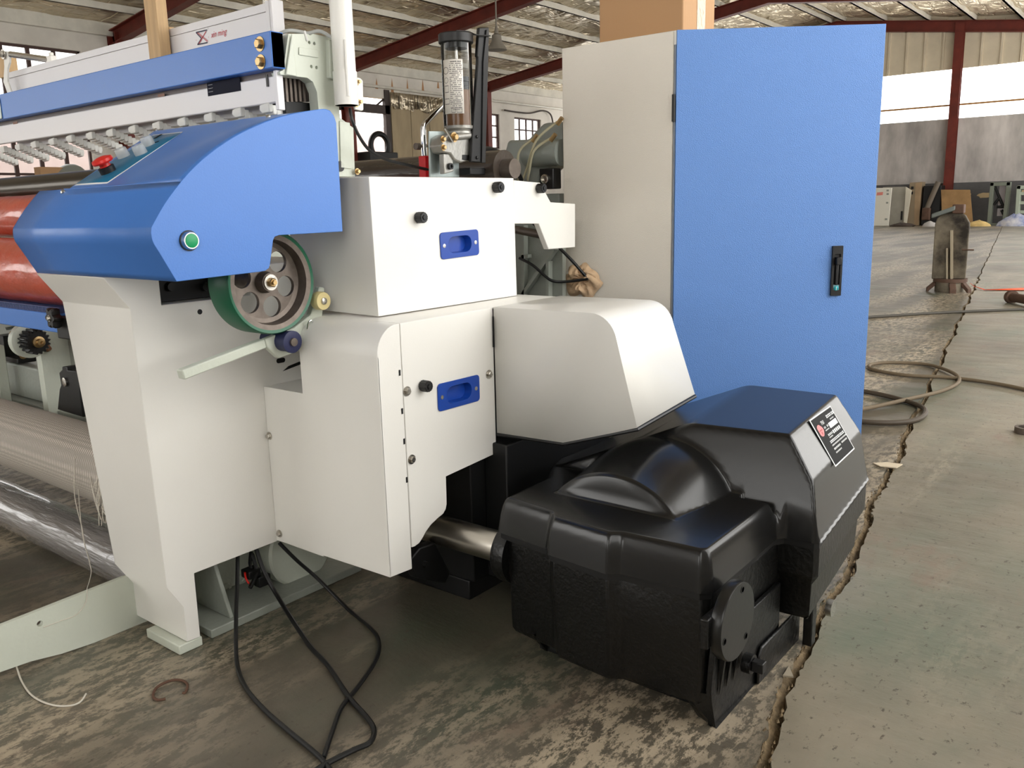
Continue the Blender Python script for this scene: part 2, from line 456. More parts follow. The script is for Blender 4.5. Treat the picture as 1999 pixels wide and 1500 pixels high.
# ------------------------------------------------------------------ far wall
zb0, zb1, zr = 3.77, 5.48, 4.24
wall_back = tag(MB().box((XW, YW, 0), (XR, YW + .25, zb0)).build('wall_back', M_CONC, smooth=False), 'stained grey cement far wall', kind='structure')
MB().box((XW + .01, YW - .012, 0), (XR, YW, 1.5)).build('dado', M_DADO, wall_back, smooth=False)
M_STAIN = mat('dark_damp_stain', (160, 153, 148), 0.9, var=0.3, vscale=2)
rs = random.Random(5)
def blob(cx, cz, rx, rz, n=26):
    return [(cx + rx * math.cos(6.283 * i / n) * (.7 + .5 * rs.random()), YW - .006, cz + rz * math.sin(6.283 * i / n) * (.75 + .4 * rs.random())) for i in range(n)]
M_PATCH = mat('flaked_cream_patch', (200, 178, 140), 0.9)
for cx, cz, rx, rz in ((-4.2, 1.02, .28, .1), (-4.75, 1.06, .1, .05), (-3.0, 1.1, .2, .08)):
    MB().prism([(x, YW - .018, z) for x, _, z in blob(cx, cz, rx, rz, 14)], (0, .004, 0)).build('flaked_patch', M_PATCH, wall_back, smooth=False)
MB().box((XW, YW - .04, zr - .03), (XR, YW + .02, zr + .03)).build('rail', mat('yellowed_rail', (170, 120, 60), .6), wall_back, smooth=False)
pw = 0.62; x = XW; k = 0
while x < 8:                                                    # ribbed sheets, each its own piece
    top = roof_z(x + pw / 2) - .45
    b = MB().box((x, YW, zb1), (x + pw, YW + .03, top + .5)).box((x + pw - .09, YW - .045, zb1), (x + pw - .02, YW + .01, top + .3))
    b.build('sheet', M_SHEET, wall_back, smooth=False); x += pw
for cx in (-21.7, -13.4, -5.4, 2.6):
    b = MB(); zt = roof_z(cx) - .3
    b.box((cx - .15, YW - .27, 0), (cx + .15, YW - .25, zt)).box((cx - .15, YW - .07, 0), (cx + .15, YW - .05, zt)).box((cx - .01, YW - .25, 0), (cx + .01, YW - .07, zt))
    b.build('column', M_RED, wall_back, smooth=False)

# ------------------------------------------------------------------ right and near wall, unseen; openings sized for the light they let in
rz_ = roof_z(XR)
def wall_holes(name, label, mk, u0, u1, zt, holes, off):
    q = [[mk(a, z0), mk(c, z0), mk(c, z1), mk(a, z1)] for a, c, z0, z1 in holes]
    o = MB().plate([mk(u0, 0), mk(u1, 0), mk(u1, zt), mk(u0, zt)], q, off).build(name, M_PLASTER, smooth=False)
    return tag(o, label, kind='structure')
wall_holes('wall_right', 'unseen white plastered right wall with openings sized for light', lambda u, z: (XR, u, z), YB, YW, rz_ + .1,
           [(-5.5, -2.2, 1.2, 4.2), (.2, 5.6, .8, 4.6), (6.2, 11.6, .5, 5.0), (12.5, 19.4, .05, 5.5), (20.4, 26.9, .05, 5.5), (27.9, 33.6, .05, 5.5)], (.25, 0, 0))
wall_holes('wall_front', 'unseen white plastered near wall with openings sized for light', lambda u, z: (u, YB, z), XW, XR, roof_z(RX) - .2,
           [(-20.0, -15.5, 1.0, 4.4), (-14.0, -9.0, 1.0, 4.4), (-7.5, -2.5, 1.0, 4.4), (-.6, 2.0, 1.2, 2.9)], (0, -.25, 0))

# ------------------------------------------------------------------ roof: foil ceiling, purlins, rafters
b = MB(); nx, ny = 150, 120; x1 = XR
vs = []
for j in range(ny + 1):
    yy = YB + (YW - YB) * j / ny
    for i in range(nx + 1):
        xx = XW - .1 + (x1 - XW + .1) * i / nx
        d = abs(xx - RX) % 1.5 / 1.5
        sag = .10 * math.sin(math.pi * d) * (.75 + .5 * math.sin(yy * 2.1 + 1.7 * math.floor(abs(xx - RX) / 1.5)) * math.sin(yy * .83 + xx))
        vs.append((xx, yy, roof_z(xx) - sag + .035 * math.sin(yy * 4.7 + xx * 2.3) * math.sin(math.pi * d)))
fs = [(j * (nx + 1) + i, j * (nx + 1) + i + 1, (j + 1) * (nx + 1) + i + 1, (j + 1) * (nx + 1) + i) for j in range(ny) for i in range(nx)]
b.add(vs, fs)
ceiling = tag(b.build('ceiling', M_FOIL, ang=80), 'pitched roof lined with quilted silver foil', kind='structure')
k = 0
for sgn in (-1, 1):
    for i in range(10):
        xx = RX + sgn * (.25 + 1.5 * i)
        if xx < XW + .1 or xx > XR: continue
        z = roof_z(xx)
        bb = MB().box((xx - .035, YB, z - .20), (xx + .035, YW - .05, z - .02)).box((xx - .035, YB, z - .20), (xx + .07, YW - .05, z - .18))
        bb.build('purlin', M_PURLIN, ceiling, smooth=False)
RAFT_Y = (-3.4, 4.3, 11.75, 19.9, 27.4, YW - .16)
for ry in RAFT_Y:
    for sgn in (-1, 1):
        xe = XW + .1 if sgn < 0 else XR
        b = MB()
        for (w, o0, o1) in ((.13, -.58, -.555), (.13, -.225, -.20), (.012, -.56, -.21)):
            b.prism([(xe, ry - w, roof_z(xe) + o0), (RX, ry - w, RZ + o0), (RX, ry - w, RZ + o1), (xe, ry - w, roof_z(xe) + o1)], (0, 2 * w, 0))
        b.build('rafter', M_RED, ceiling, smooth=False)
    if ry < YW - 1:
        b = MB(); zt = roof_z(XW) - .25
        b.box((XW + .02, ry - .13, 0), (XW + .05, ry + .13, zt)).box((XW + .42, ry - .13, 0), (XW + .45, ry + .13, zt)).box((XW + .05, ry - .012, 0), (XW + .42, ry + .012, zt))
        b.build('column', M_RED, wall_left, smooth=False)
# bracing rod and pendant lamp
MB().tube([P(325, 10, Y=14.5), P(362, 47, Y=14.5)], .02, 6, 1).build('brace_rod', M_DFR, ceiling)
lamp_top = P(968, 25, Y=17.0)
pl = thing('pendant_lamp', 'grey bell shaded pendant lamp hanging under the foil roof', 'lamp', P(970, 98, Y=17.0))
M_LAMP = mat('dull_grey_enamel', (128, 122, 112), .5)
lz = P(970, 98, Y=17.0); lx = lz.x
MB().cyl((lx, 17, lz.z + .55), (lx, 17, roof_z(lx) - .1), .02, 8).build('stem', M_LAMP, pl)
MB().lathe([(.26, 0), (.25, .03), (.13, .22), (.12, .36), (.06, .40), (.03, .58)], (lx, 17, lz.z), EZ, 28).build('lamp_shade', M_LAMP, pl)
MB().cyl((lx - 3.2, 17, roof_z(lx) - .32), (lx + 2.2, 17, roof_z(lx) - .12), .008, 6).build('wire', M_LAMP, pl)

# ------------------------------------------------------------------ loom
M_WHITE = mat('white_powder_coat', (234, 232, 226), 0.34, bump=0.03, bscale=300, var=0.03, vscale=3)
M_GRN = mat('pale_green_grey_paint', (204, 209, 196), 0.38, bump=0.12, bscale=90, var=0.06, vscale=6)
M_GREY = mat('grey_green_cast_paint', (150, 155, 146), 0.4, bump=0.2, bscale=60, var=0.1, vscale=8)
M_BLUE = mat('cornflower_blue_paint', (72, 124, 203), 0.33, bump=0.04, bscale=260, var=0.04, vscale=4)
M_DBLUE = mat('deep_blue_plastic', (22, 66, 158), 0.3)
M_NAVY = mat('navy_rubber', (38, 42, 78), 0.5)
M_BLACK = mat('black_plastic', (22, 22, 23), 0.42, bump=0.05, bscale=200)
M_BLACKM = mat('black_painted_steel', (16, 16, 17), 0.5)
M_STEEL = mat('bright_steel', (196, 192, 184), 0.28, metal=1.0, bump=0.05, bscale=120, rvar=0.1, vscale=20)
M_ZINC = mat('zinc_plate', (176, 186, 184), 0.4, metal=0.85, var=0.25, vscale=18)
M_CHROME = mat('chrome', (225, 225, 225), 0.08, metal=1.0)
M_BRASS = mat('yellow_zinc_brass', (184, 156, 112), 0.34, metal=1.0)
M_CAST = mat('machined_cast_iron', (122, 112, 104), 0.5, metal=0.7, var=0.3, vscale=30, bump=0.1, bscale=80)
M_GREENR = mat('green_polyurethane', (22, 92, 64), 0.35)
M_YEL = mat('cream_nylon', (222, 206, 150), 0.45)
M_REDP = mat('red_plastic', (214, 34, 26), 0.3)
M_CLEAR = mat('clear_soft_plastic', (225, 228, 228), 0.18, alpha=0.38)
M_TEAL = mat('teal_membrane', (24, 104, 142), 0.35)
M_WLINE = mat('white_print', (228, 230, 230), 0.5)
M_ALU = mat('anodised_white_aluminium', (222, 220, 222), 0.32, bump=0.03, bscale=150)
M_DARKPR = mat('dark_blue_nameplate', (10, 14, 34), 0.6, spec=0.15)
M_CABLE = mat('black_cable_rubber', (18, 18, 19), 0.4)

loom = thing('weaving_loom', 'large white and blue weaving loom standing in front of the hall', 'loom', (-.2, .3, 0))

# --- front column with folded sheet sides and a dark window
prof = [(-.081, .964), (-.027, .888), (-.021, .52), (-.016, .19), (.022, .122), (.022, .027), (.059, .025), (.061, .201), (.60, .204), (.60, .964)]
b = MB().plate([(0, y, z) for y, z in prof], [[(0, .052, .888), (0, .30, .888), (0, .30, .948), (0, .052, .948)]], (-.33, 0, 0))
b.v = [(x if x > -.1 else (-.335 if z > .888 else -.25 - .085 * max(0, z - .12) / .768), y, z) for x, y, z in b.v]
column = b.build('front_column', M_WHITE, loom, bevel=.002)
MB().box((-.30, .054, .890), (-.05, .298, .946)).build('window_box', M_BLACKM, column)  # black block paints the shade inside the column opening
MB().lathe([(.0065, 0), (.0065, .001)], P(390, 609, X=0), EX, 16).build('screw_hole', M_BLACKM, column)
for p in ((330, 560), (398, 560)):
    c = P(*p, X=-.049); MB().lathe([(.012, 0), (.010, .012)], c, EX, 16).build('inner_bolt', M_BLACK, column)

# --- hood
HX0, HX1 = -.333, .30
hp = [(-.079, .965), (-.111, 1.027), (-.1195, 1.043), (-.1225, 1.056), (-.1215, 1.070), (-.115, 1.083), (-.076, 1.133), (-.013, 1.193), (.064, 1.244), (.143, 1.281), (.226, 1.308), (.321, 1.327), (.345, 1.326), (.360, 1.316), (.367, 1.299)]
IF = 6
def catmull(pts, n=4):
    out = []
    for i in range(len(pts) - 1):
        p0, p1, p2, p3 = pts[max(i - 1, 0)], pts[i], pts[i + 1], pts[min(i + 2, len(pts) - 1)]
        for k in range(n):
            t = k / n
            out.append(tuple(.5 * (2 * p1[a] + (p2[a] - p0[a]) * t + (2 * p0[a] - 5 * p1[a] + 4 * p2[a] - p3[a]) * t * t + (3 * p1[a] - p0[a] - 3 * p2[a] + p3[a]) * t ** 3) for a in (0, 1)))
    return out + [pts[-1]]
smp = catmull(hp, 4)
YF, ZF, YT, ZT = -.045, 1.157, .338, 1.335
def hood_curve(y):
    for (y0, z0), (y1, z1) in zip(smp[:-1], smp[1:]):
        if z0 > 1.07 and y0 <= y <= y1: return z0 + (z1 - z0) * (y - y0) / max(1e-6, y1 - y0)
    return smp[-1][1]
def hood_z(x, y):
    """top sheet: flat where it carries the buttons, bowed to the side plate's curve at the right"""
    w = max(0, min(1, (x + .06) / .36)); w = w * w * (3 - 2 * w)
    zc = hood_curve(y)
    if y <= YF or y >= YT: return zc
    return (ZF + (ZT - ZF) * (y - YF) / (YT - YF)) * (1 - w) + zc * w
def hood_hit(px, py):
    d = rgt * ((px - 999.5) / F_PX) - upv * ((py - 750.0) / F_PX) + fwd
    t = 1.6; hit = None
    while t < 3.6:
        q = CAM + d * t
        if YF - .02 < q.y < .36 and q.x < .30 and q.z < hood_z(q.x, q.y): hit = t; break
        t += .002
    if hit is None: return hood_hit(px, py + 2)
    q = CAM + d * hit; e = .004
    n = Vector((hood_z(q.x - e, q.y) - hood_z(q.x + e, q.y), hood_z(q.x, q.y - e) - hood_z(q.x, q.y + e), 2 * e)).normalized()
    q.z = hood_z(q.x, q.y)
    return q, n
kf = max(i for i in range(len(smp)) if smp[i][0] <= YF and smp[i][1] > 1.07)
XU = P(125, 375, Y=YF).x
XT = P(305, 249, Y=YT).x
def xleft(y): return XU + (XT - XU) * (min(y, YT) - YF) / (YT - YF)
b = MB()
low = smp[:kf + 1] + [(YF, ZF)]
n = len(low)
b.add([(HX0, y, z) for y, z in low] + [(XU, y, z) for y, z in low] + [(HX1, y, z) for y, z in smp[:kf + 1]] + [(HX1, YF, hood_z(HX1, YF))], [(i, i + 1, i + 1 + n, i + n) for i in range(n - 1)] + [(n + i, n + i + 1, i + 1 + 2 * n, i + 2 * n) for i in range(n - 1)])
NX, NY = 26, 34; k0 = len(b.v)
for i in range(NX + 1):
    for j in range(NY + 1):
        y = YF + (YT - YF) * j / NY; x = xleft(y) + (HX1 - xleft(y)) * i / NX; b.v.append((x, y, hood_z(x, y)))
    for y, z in ((.350, 1.326), (.360, 1.316), (.366, 1.299)): b.v.append((x, y, z))
R_ = NY + 4
b.f += [(k0 + i * R_ + j, k0 + (i + 1) * R_ + j, k0 + (i + 1) * R_ + j + 1, k0 + i * R_ + j + 1) for i in range(NX) for j in range(R_ - 1)]
hood = b.build('control_hood', M_BLUE, loom, ang=40, thick=.003)
notch = [(.365, 1.048), (.180, 1.047), (.168, 1.044), (.163, 1.036), (.150, .985), (.146, .976), (.136, .971), (.125, .970)]
side = smp + notch
b = MB().prism([(HX1 + .0005, y, z) for y, z in side], (-.003, 0, 0))
b.build('side_plate', M_BLUE, hood, bevel=.0012)
b = MB().prism([(XU, YF, ZF), (XT, YT, ZT), (XT, .36, 1.316), (XT, .366, 1.13)], (.003, 0, 0)); b.build('end_plate', M_BLUE, hood)
b = MB().prism([(HX0, y, z) for y, z in low], (.003, 0, 0)); b.build('end_plate', M_BLUE, hood)
# control membrane following the curved skin
def skin_quad(corners, off, n=8):
    (tl, tr, br, bl) = corners; vs = []
    for j in range(n + 1):
        a = Vector(tl).lerp(Vector(bl), j / n); c = Vector(tr).lerp(Vector(br), j / n)
        for i in range(3):
            q = a.lerp(c, i / 2); h, nn = hood_hit(q.x, q.y); vs.append(h + nn * off)
    return vs, [(j * 3 + i, j * 3 + i + 1, (j + 1) * 3 + i + 1, (j + 1) * 3 + i) for j in range(n) for i in range(2)]
cs = [(300, 264), (357, 258), (209, 359), (146, 363)]
v, f = skin_quad(cs, .0012); MB().add(v, f).build('membrane_border', M_WLINE, hood, thick=.001)
cx, cy = sum(c[0] for c in cs) / 4, sum(c[1] for c in cs) / 4
cs2 = [(cx + (x - cx) * .962, cy + (y - cy) * .945) for x, y in cs]
v, f = skin_quad(cs2, .0020); MB().add(v, f).build('control_membrane', M_TEAL, hood, thick=.001)
def on_hood(px, py): return hood_hit(px, py)
h, n = on_hood(213, 338)
es = MB().lathe([(.019, 0), (.019, .016), (.017, .017)], h, n, 28).build('emergency_stop', M_BLACK, hood)
MB().lathe([(.013, .016), (.012, .026), (.014, .028)], h, n, 28).build('button_stem', M_REDP, es) if False else None
MB().lathe([(.0135, .015), (.012, .026), (.0235, .0262), (.0255, .030), (.024, .036), (.012, .040), (0, .041)], h, n, 36).build('red_mushroom', M_REDP, hood)
for px, py in ((243, 308), (277, 302), (292, 285)):
    h, n = on_hood(px, py)
    MB().lathe([(.0165, 0), (.0165, .004), (.0155, .022), (.0135, .025), (0, .0255)], h, n, 28).build('clear_button_cap', M_CLEAR, hood)
    MB().lathe([(.011, 0), (.011, .012), (0, .0125)], h, n, 24).build('push_button', mat('grey_button', (150, 160, 168), .4), hood)
for px, py, px2, py2 in ((303, 272, 315, 265), (296, 283, 311, 278)):
    h, n = on_hood(px, py); h2, _ = on_hood(px2, py2)
    u = (h2 - h); w = n.cross(u).normalized() * .004
    MB().obox((h + h2) / 2 + n * .003, u / 2, w, n * .0006).build('printed_mark', M_BLACKM, hood)
for px, py in ((304, 250), (124, 373), (524, 226)):
    h, n = on_hood(px, py + 3); MB().lathe([(.006, 0), (.006, .003), (.003, .006)], h, n, 16).build('dome_screw', M_STEEL, hood)
c = P(368, 470, X=HX1)
MB().lathe([(.0195, 0), (.0195, .004), (.0165, .012), (.0145, .012), (.0145, .010), (0, .010)], c, EX, 36).build('button_ring', M_STEEL, hood)
MB().lathe([(.021, -.001), (.021, .003)], c, EX, 32).build('button_gasket', M_BLACK, hood)
MB().lathe([(.0142, .009), (.0142, .0125), (.012, .0133), (0, .0135)], c, EX, 32).build('green_button', mat('green_button_lens', (14, 148, 92), .35), hood)

# --- drive wheel with green tyre
WC = Vector((.20, .226, .934)); WR = .124
def ringx(r, x, n=64): return circ(WC + EX * x, EY, EZ, r, n)
tyre = MB().loft([ringx(WR - .010, -.078), ringx(WR, -.076), ringx(WR, -.004), ringx(WR - .003, 0), ringx(WR - .006, -.001), ringx(WR - .010, -.002), ringx(WR - .010, -.078)], cap=False)
wheel = tyre.build('drive_wheel', M_GREENR, loom, ang=50)
rim = MB().loft([ringx(WR - .010, -.002), ringx(WR - .022, -.004), ringx(WR - .026, -.030), ringx(WR - .036, -.034), ringx(WR - .036, -.040), ringx(WR - .012, -.044), ringx(WR - .010, -.076)], cap=False)
rim.build('wheel_rim', M_CAST, wheel, ang=50)
hol = [circ(WC + EX * -.034 + (EY * math.cos(a) + EZ * math.sin(a)) * .063, EY, EZ, .0255, 28) for a in [math.radians(-14 + 60 * k) for k in range(6)]]
MB().plate(circ(WC + EX * -.034, EY, EZ, WR - .034, 64), hol, (-.010, 0, 0)).build('wheel_web', M_CAST, wheel)
MB().lathe([(.026, -.036), (.026, -.026), (.021, -.014), (.022, -.010), (.008, -.010)], WC, EX, 40).build('hub', M_CAST, wheel)
MB().lathe([(.019, -.010), (.019, -.006), (.009, -.006)], WC, EX, 28).build('hub_washer', M_STEEL, wheel)
MB().lathe([(.0115, -.006), (.0115, .002), (.009, .004), (.0065, .004), (.006, .010), (0, .010)], WC, EX, 6).build('hub_bolt', M_BRASS, wheel)
MB().cyl(WC + EX * -.2, WC + EX * -.04, .022, 20).build('axle', M_CAST, wheel)

# --- brake lever with rollers
la, lb, lc = P(359, 733, X=.165), P(520, 671, X=.165), P(600, 640, X=.165)
b = MB(); d = (lb - la).normalized(); nn = Vector((0, -d.z, d.y))
b.obox((la + lb) / 2 + EX * -.015, (lb - la) / 2, nn * .0115, EX * .013)
lever = b.build('brake_lever', M_GRN, loom, bevel=.003)
b = MB(); q0 = P(540, 660, X=.165); q1 = P(628, 590, X=.165); q2 = P(600, 668, X=.165); q3 = P(520, 690, X=.165)
b.prism([lb + nn * .011, P(575, 640, X=.165), P(607, 615, X=.165), P(624, 560, X=.165), P(634, 562, X=.165), P(628, 640, X=.165), P(600, 680, X=.165), P(545, 700, X=.165), lb - nn * .011], (-.02, 0, 0))
b.build('roller_bracket', M_GRN, lever, bevel=.003)
c = P(572, 668, X=.205)
MB().cyl(c + EX * -.10, c + EX * -.006, .0255, 32).lathe([(.0275, -.008), (.0275, -.001), (.025, 0), (.012, 0)], c, EX, 32).build('brake_roller', M_NAVY, lever)
MB().cyl(c + EX * -.004, c + EX * .006, .010, 20).build('roller_pin', M_CAST, lever)
c = P(632, 588, X=.195)
MB().lathe([(.022, -.026), (.0235, -.022), (.0235, -.006), (.022, 0), (.008, 0)], c, EX, 32).build('guide_roller', M_YEL, lever)
MB().lathe([(.009, -.002), (.009, .003), (.006, .005), (0, .005)], c, EX, 16).build('roller_screw', M_STEEL, lever)
c = P(606, 640, X=.18)
MB().tube([c + Vector((0, -.012, -.012)), c + Vector((.002, -.006, .014)), c + Vector((.004, .004, .016)), c + Vector((.002, .008, -.018))], .0022, 8).build('spring_clip', M_CHROME, lever)
c = P(548, 704, X=.001); MB().prism(rrect(c, EY, EZ, .014, .0065, .006), (.001, 0, 0)).build('slot', M_BLACKM, column)
MB().prism([P(*p, X=.001) for p in ((552, 725), (563, 715), (585, 706), (588, 711), (570, 718))], (.001, 0, 0)).build('gap', M_BLACKM, column)

# --- lower cover and side panel
FX = .452
arc = [(.314 + .069 * (1 - math.cos(a)), .763 + .069 * math.sin(a)) for a in [math.radians(90 * i / 10) for i in range(11)]]
b = MB().prism([(0.001, .314, .206), (FX, .314, .214), (FX, .314, .763), (.165, .314, .763), (.165, .314, .643), (0.001, .314, .643)], (0, .004, 0))
b.prism([(FX, y, z) for y, z in [(.3145, .214)] + arc + [(.390, .832), (.390, .209)]], (.165 - FX, 0, 0))
b.prism([(0.165, y, z) for y, z in [(.390, .832), (.50, .832), (.50, .50), (.390, .50)]], (.25, 0, 0))
b.box((.001, .3145, .206), (.20, .60, .642))
cover = b.build('lower_cover', M_WHITE, loom, bevel=.0012)
for p in ((526, 851), (546, 1042)):
    c = P(*p, Y=.3135); hexbolt(MB(), c, -EY, .0075, .006).build('bolt', M_STEEL, cover)
pl_ = [(.3925, .832), (.737, .832), (.735, .427), (.528, .415), (.5265, .34), (.522, .327), (.512, .318), (.49, .312), (.465, .303), (.445, .290), (.432, .277), (.420, .268), (.405, .265), (.3925, .266)]
def handle_geo(X, tl, tr, br, bl):
    q = [P(*c, X=X) for c in (tl, tr, br, bl)]
    c = sum(q, Vector()) / 4; u = ((q[1] - q[0]) + (q[2] - q[3])).normalized(); vv = EX.cross(u).normalized()
    hw = ((q[1] - q[0]).length + (q[2] - q[3]).length) / 4; hh = abs((q[0] - q[3]).dot(vv) + (q[1] - q[2]).dot(vv)) / 4
    return c, u, vv, hw, hh
def handle_hole(*a):
    c, u, vv, hw, hh = handle_geo(*a); return rrect(c, u, vv, hw * .60 + .003, hh * .62 + .003, hh * .6, 5)
def handle(parent, X, tl, tr, br, bl):
    c, u, vv, hw, hh = handle_geo(X, tl, tr, br, bl)
    o = MB().plate(rrect(c + EX * .0005, u, vv, hw, hh, .010), [rrect(c + EX * .0005, u, vv, hw * .60, hh * .62, hh * .6, 7)], (.003, 0, 0)).build('recessed_handle', M_DBLUE, parent, bevel=.001)
    rings = [rrect(c + EX * d, u, vv, hw * .60 * s, hh * .62 * s, hh * .6 * s, 7) for d, s in ((.003, 1.0), (-.004, .97), (-.018, .93))]
    b = MB().loft(rings, cap=False); n = len(rings[0]); b.f.append(tuple(2 * n + i for i in range(n)))
    b.build('handle_cup', M_DBLUE, o, ang=60)
    for s in (-1, 1): MB().lathe([(.0055, .002), (.0055, .0042), (0, .0045)], c + u * (hw * .82 * s), EX, 14).build('handle_screw', M_STEEL, o)
    return c, u, vv, hw, hh
def knob(parent, c, r=.0145):
    n = 30; rings = []
    for d, k in ((0, .85), (.002, 1), (.022, 1), (.025, .88)):
        rings.append([Vector(c) + EX * d + (EY * math.cos(6.2832 * i / n) + EZ * math.sin(6.2832 * i / n)) * r * k * (1 if i % 2 else .93) for i in range(n)])
    o = MB().loft(rings).build('knurled_knob', M_BLACK, parent, ang=25)
    MB().lathe([(.007, .0245), (.007, .0275), (0, .028)], c, EX, 6).build('knob_screw', M_BLACKM, o)
# panel plate with a hole behind the handle cup
hole = handle_hole(FX, (850, 751), (934, 731), (935, 782), (857, 804))
panel = MB().plate([(FX, y, z) for y, z in pl_], [hole], (-.022, 0, 0)).build('side_panel', M_WHITE, loom, bevel=.0012)
handle(panel, FX, (850, 751), (934, 731), (935, 782), (857, 804))
knob(panel, P(824, 753, X=FX))
for p in ((794, 764), (803, 897), (954, 731)):
    hexbolt(MB(), P(*p, X=FX), EX, .0085, .007).build('bolt', M_STEEL, panel)
for p in ((780, 728), (785, 803), (789, 862), (794, 937)):
    c = P(*p, X=FX + .0005); MB().box(c + Vector((0, -.0025, -.007)), c + Vector((.001, .0025, .007))).build('hinge_slot', M_BLACKM, panel)
MB().box((.02, .392, .828), (FX - .001, 1.04, .8325)).build('top_plate', M_WHITE, loom, bevel=.001)

# --- upper box with arm plate
UX = .33
hole = handle_hole(UX, (858, 455), (933, 447), (933, 498), (859, 507))
b = MB().plate([(UX, .437, .836), (UX, 1.0, .834), (UX, .997, 1.177), (UX, .432, 1.176)], [hole], (-.003, 0, 0))
b.prism([(UX - .003, .437, .836), (UX - .003, .432, 1.176), (.006, .432, 1.178), (.006, .437, .842)], (0, .003, 0))
b.prism([(UX - .003, .434, 1.1735), (UX - .003, .997, 1.1745), (.006, .997, 1.1765), (.006, .434, 1.1765)], (0, 0, .003))
b.prism([(UX - .003, .997, .836), (UX - .003, .997, 1.176), (.10, .997, 1.178), (.10, .997, .842)], (0, .003, 0))
ubox = b.build('upper_box', M_WHITE, loom, bevel=.001)
handle(ubox, UX, (858, 455), (933, 447), (933, 498), (859, 507))
knob(ubox, P(815, 425, X=UX)); knob(ubox, P(966, 366, X=UX), .0155)
ex = [(1010 - 7, 352), (1055, 357), (1075, 395), (1123, 398), (1123, 483), (1071, 487), (1052, 437), (1003, 437)]
arm = MB().prism([P(*p, X=UX - .004) for p in ex], (-.02, 0, 0)).build('arm_plate', M_WHITE, loom, bevel=.002)
knob(arm, P(1050, 368, X=UX - .004), .0145)

# --- projecting box over the shedding unit
rc = [(.765 + .075 * math.sin(a) + .0, .761 + .075 * math.cos(a)) for a in [math.radians(78 * i / 8) for i in range(9)]]
fr = [(.455, .834)] + rc + [(.898, .56), (.678, .488), (.455, .482)]
bk = [(.455, .834)] + [(x - .012, z) for x, z in rc] + [(.895, .585), (.678, .51), (.455, .49)]
n = len(fr)
b = MB().add([(x, .737, z) for x, z in fr] + [(x, 1.05, z) for x, z in bk], [tuple(range(n))[::-1], tuple(range(n, 2 * n))] + [(i, i + 1, i + 1 + n, i + n) for i in range(0, n - 3)])
pbox = b.build('projecting_box', M_WHITE, loom, ang=30, thick=.002)
MB().tube([(.456, .739, .481), (.678, .739, .487), (.897, .739, .559), (.897, 1.045, .583)], .0055, 8, 1).build('rubber_trim', M_BLACK, pbox)
MB().prism([P(961, 618, X=FX + .002), P(964, 618, X=FX + .002), P(965, 678, X=FX + .002), P(962, 678, X=FX + .002)], (.002, 0, 0)).build('hinge_slot', M_BLACKM, pbox)

# --- black under-frame below the projecting box
b = MB().box((.10, .66, .06), (.42, 1.25, .80)).box((.42, .72, .06), (.50, 1.25, .46))
b.build('under_frame', M_BLACKM, loom, bevel=.004)
MB().prism([P(820, 1070, X=.40), P(850, 1060, X=.40), P(880, 1120, X=.40), P(870, 1140, X=.40), P(815, 1130, X=.40), P(800, 1095, X=.40)], (-.03, 0, 0)).build('lug', M_BLACKM, loom, bevel=.004)
c = P(828, 1101, X=.40); MB().lathe([(.008, 0), (.008, .012), (0, .012)], c, EX, 12).build('lug_bolt', M_BLACK, loom)
MB().box((.10, .66, 0), (.40, 1.25, .06)).build('frame_base', M_BLACKM, loom, bevel=.004)

# --- foot, base block and base plate
bx0 = P(287, 1245, Z=0); FXp = bx0.x
MB().prism([(bx0.x, -.002, 0), (0, -.002, 0), (0, .064, 0), (bx0.x, .064, 0)], (0, 0, .0255)).build('base_block', M_GRN, loom, bevel=.003)
FXp = -.248
outl = [P(241, 1128, X=FXp), P(160, 1160, X=FXp), P(0, 1223, X=FXp), P(-160, 1290, X=FXp), P(-160, 1385, X=FXp), P(0, 1313, X=FXp), P(60, 1292, X=FXp), P(120, 1277, X=FXp), P(185, 1267, X=FXp), P(240, 1266, X=FXp), P(287, 1245, X=FXp)]
outl = [Vector((p.x, p.y, max(p.z, 0))) for p in outl]
foot = MB().plate(outl + [Vector((FXp, .06, 0)), Vector((FXp, .06, .14))], [circ(P(78, 1218, X=FXp), EY, EZ, .0075, 16)], (-.014, 0, 0)).build('front_foot', M_GRN, loom, bevel=.001)
bp0 = P(414, 1248, Z=0)
MB().box((-.42, bp0.y, 0), (bp0.x, .62, .024)).box((-.42, .62, 0), (bp0.x - .03, .98, .020)).build('base_plate', M_GREY, loom, bevel=.003)
g0 = .165
MB().prism([(-.20, g0, .024), (-.025, g0, .024), (-.10, g0, .21), (-.20, g0, .21)], (0, .012, 0)).build('gusset', M_GREY, loom, bevel=.003)
MB().box((-.24, .10, .024), (-.20, .55, .30)).build('inner_web', M_GRN, loom)
for p in ((470, 1130), (440, 1150)):
    c = P(*p, X=-.20); MB().lathe([(.018, 0), (.016, .008), (.006, .009), (.006, .004)], c, EX, 24).build('boss', M_GRN, loom)
c = P(590, 1070, X=-.08)
MB().lathe([(.115, -.10), (.115, -.006), (.108, 0), (0, .002)], c, EX, 48).build('motor_drum', M_GRN, loom)

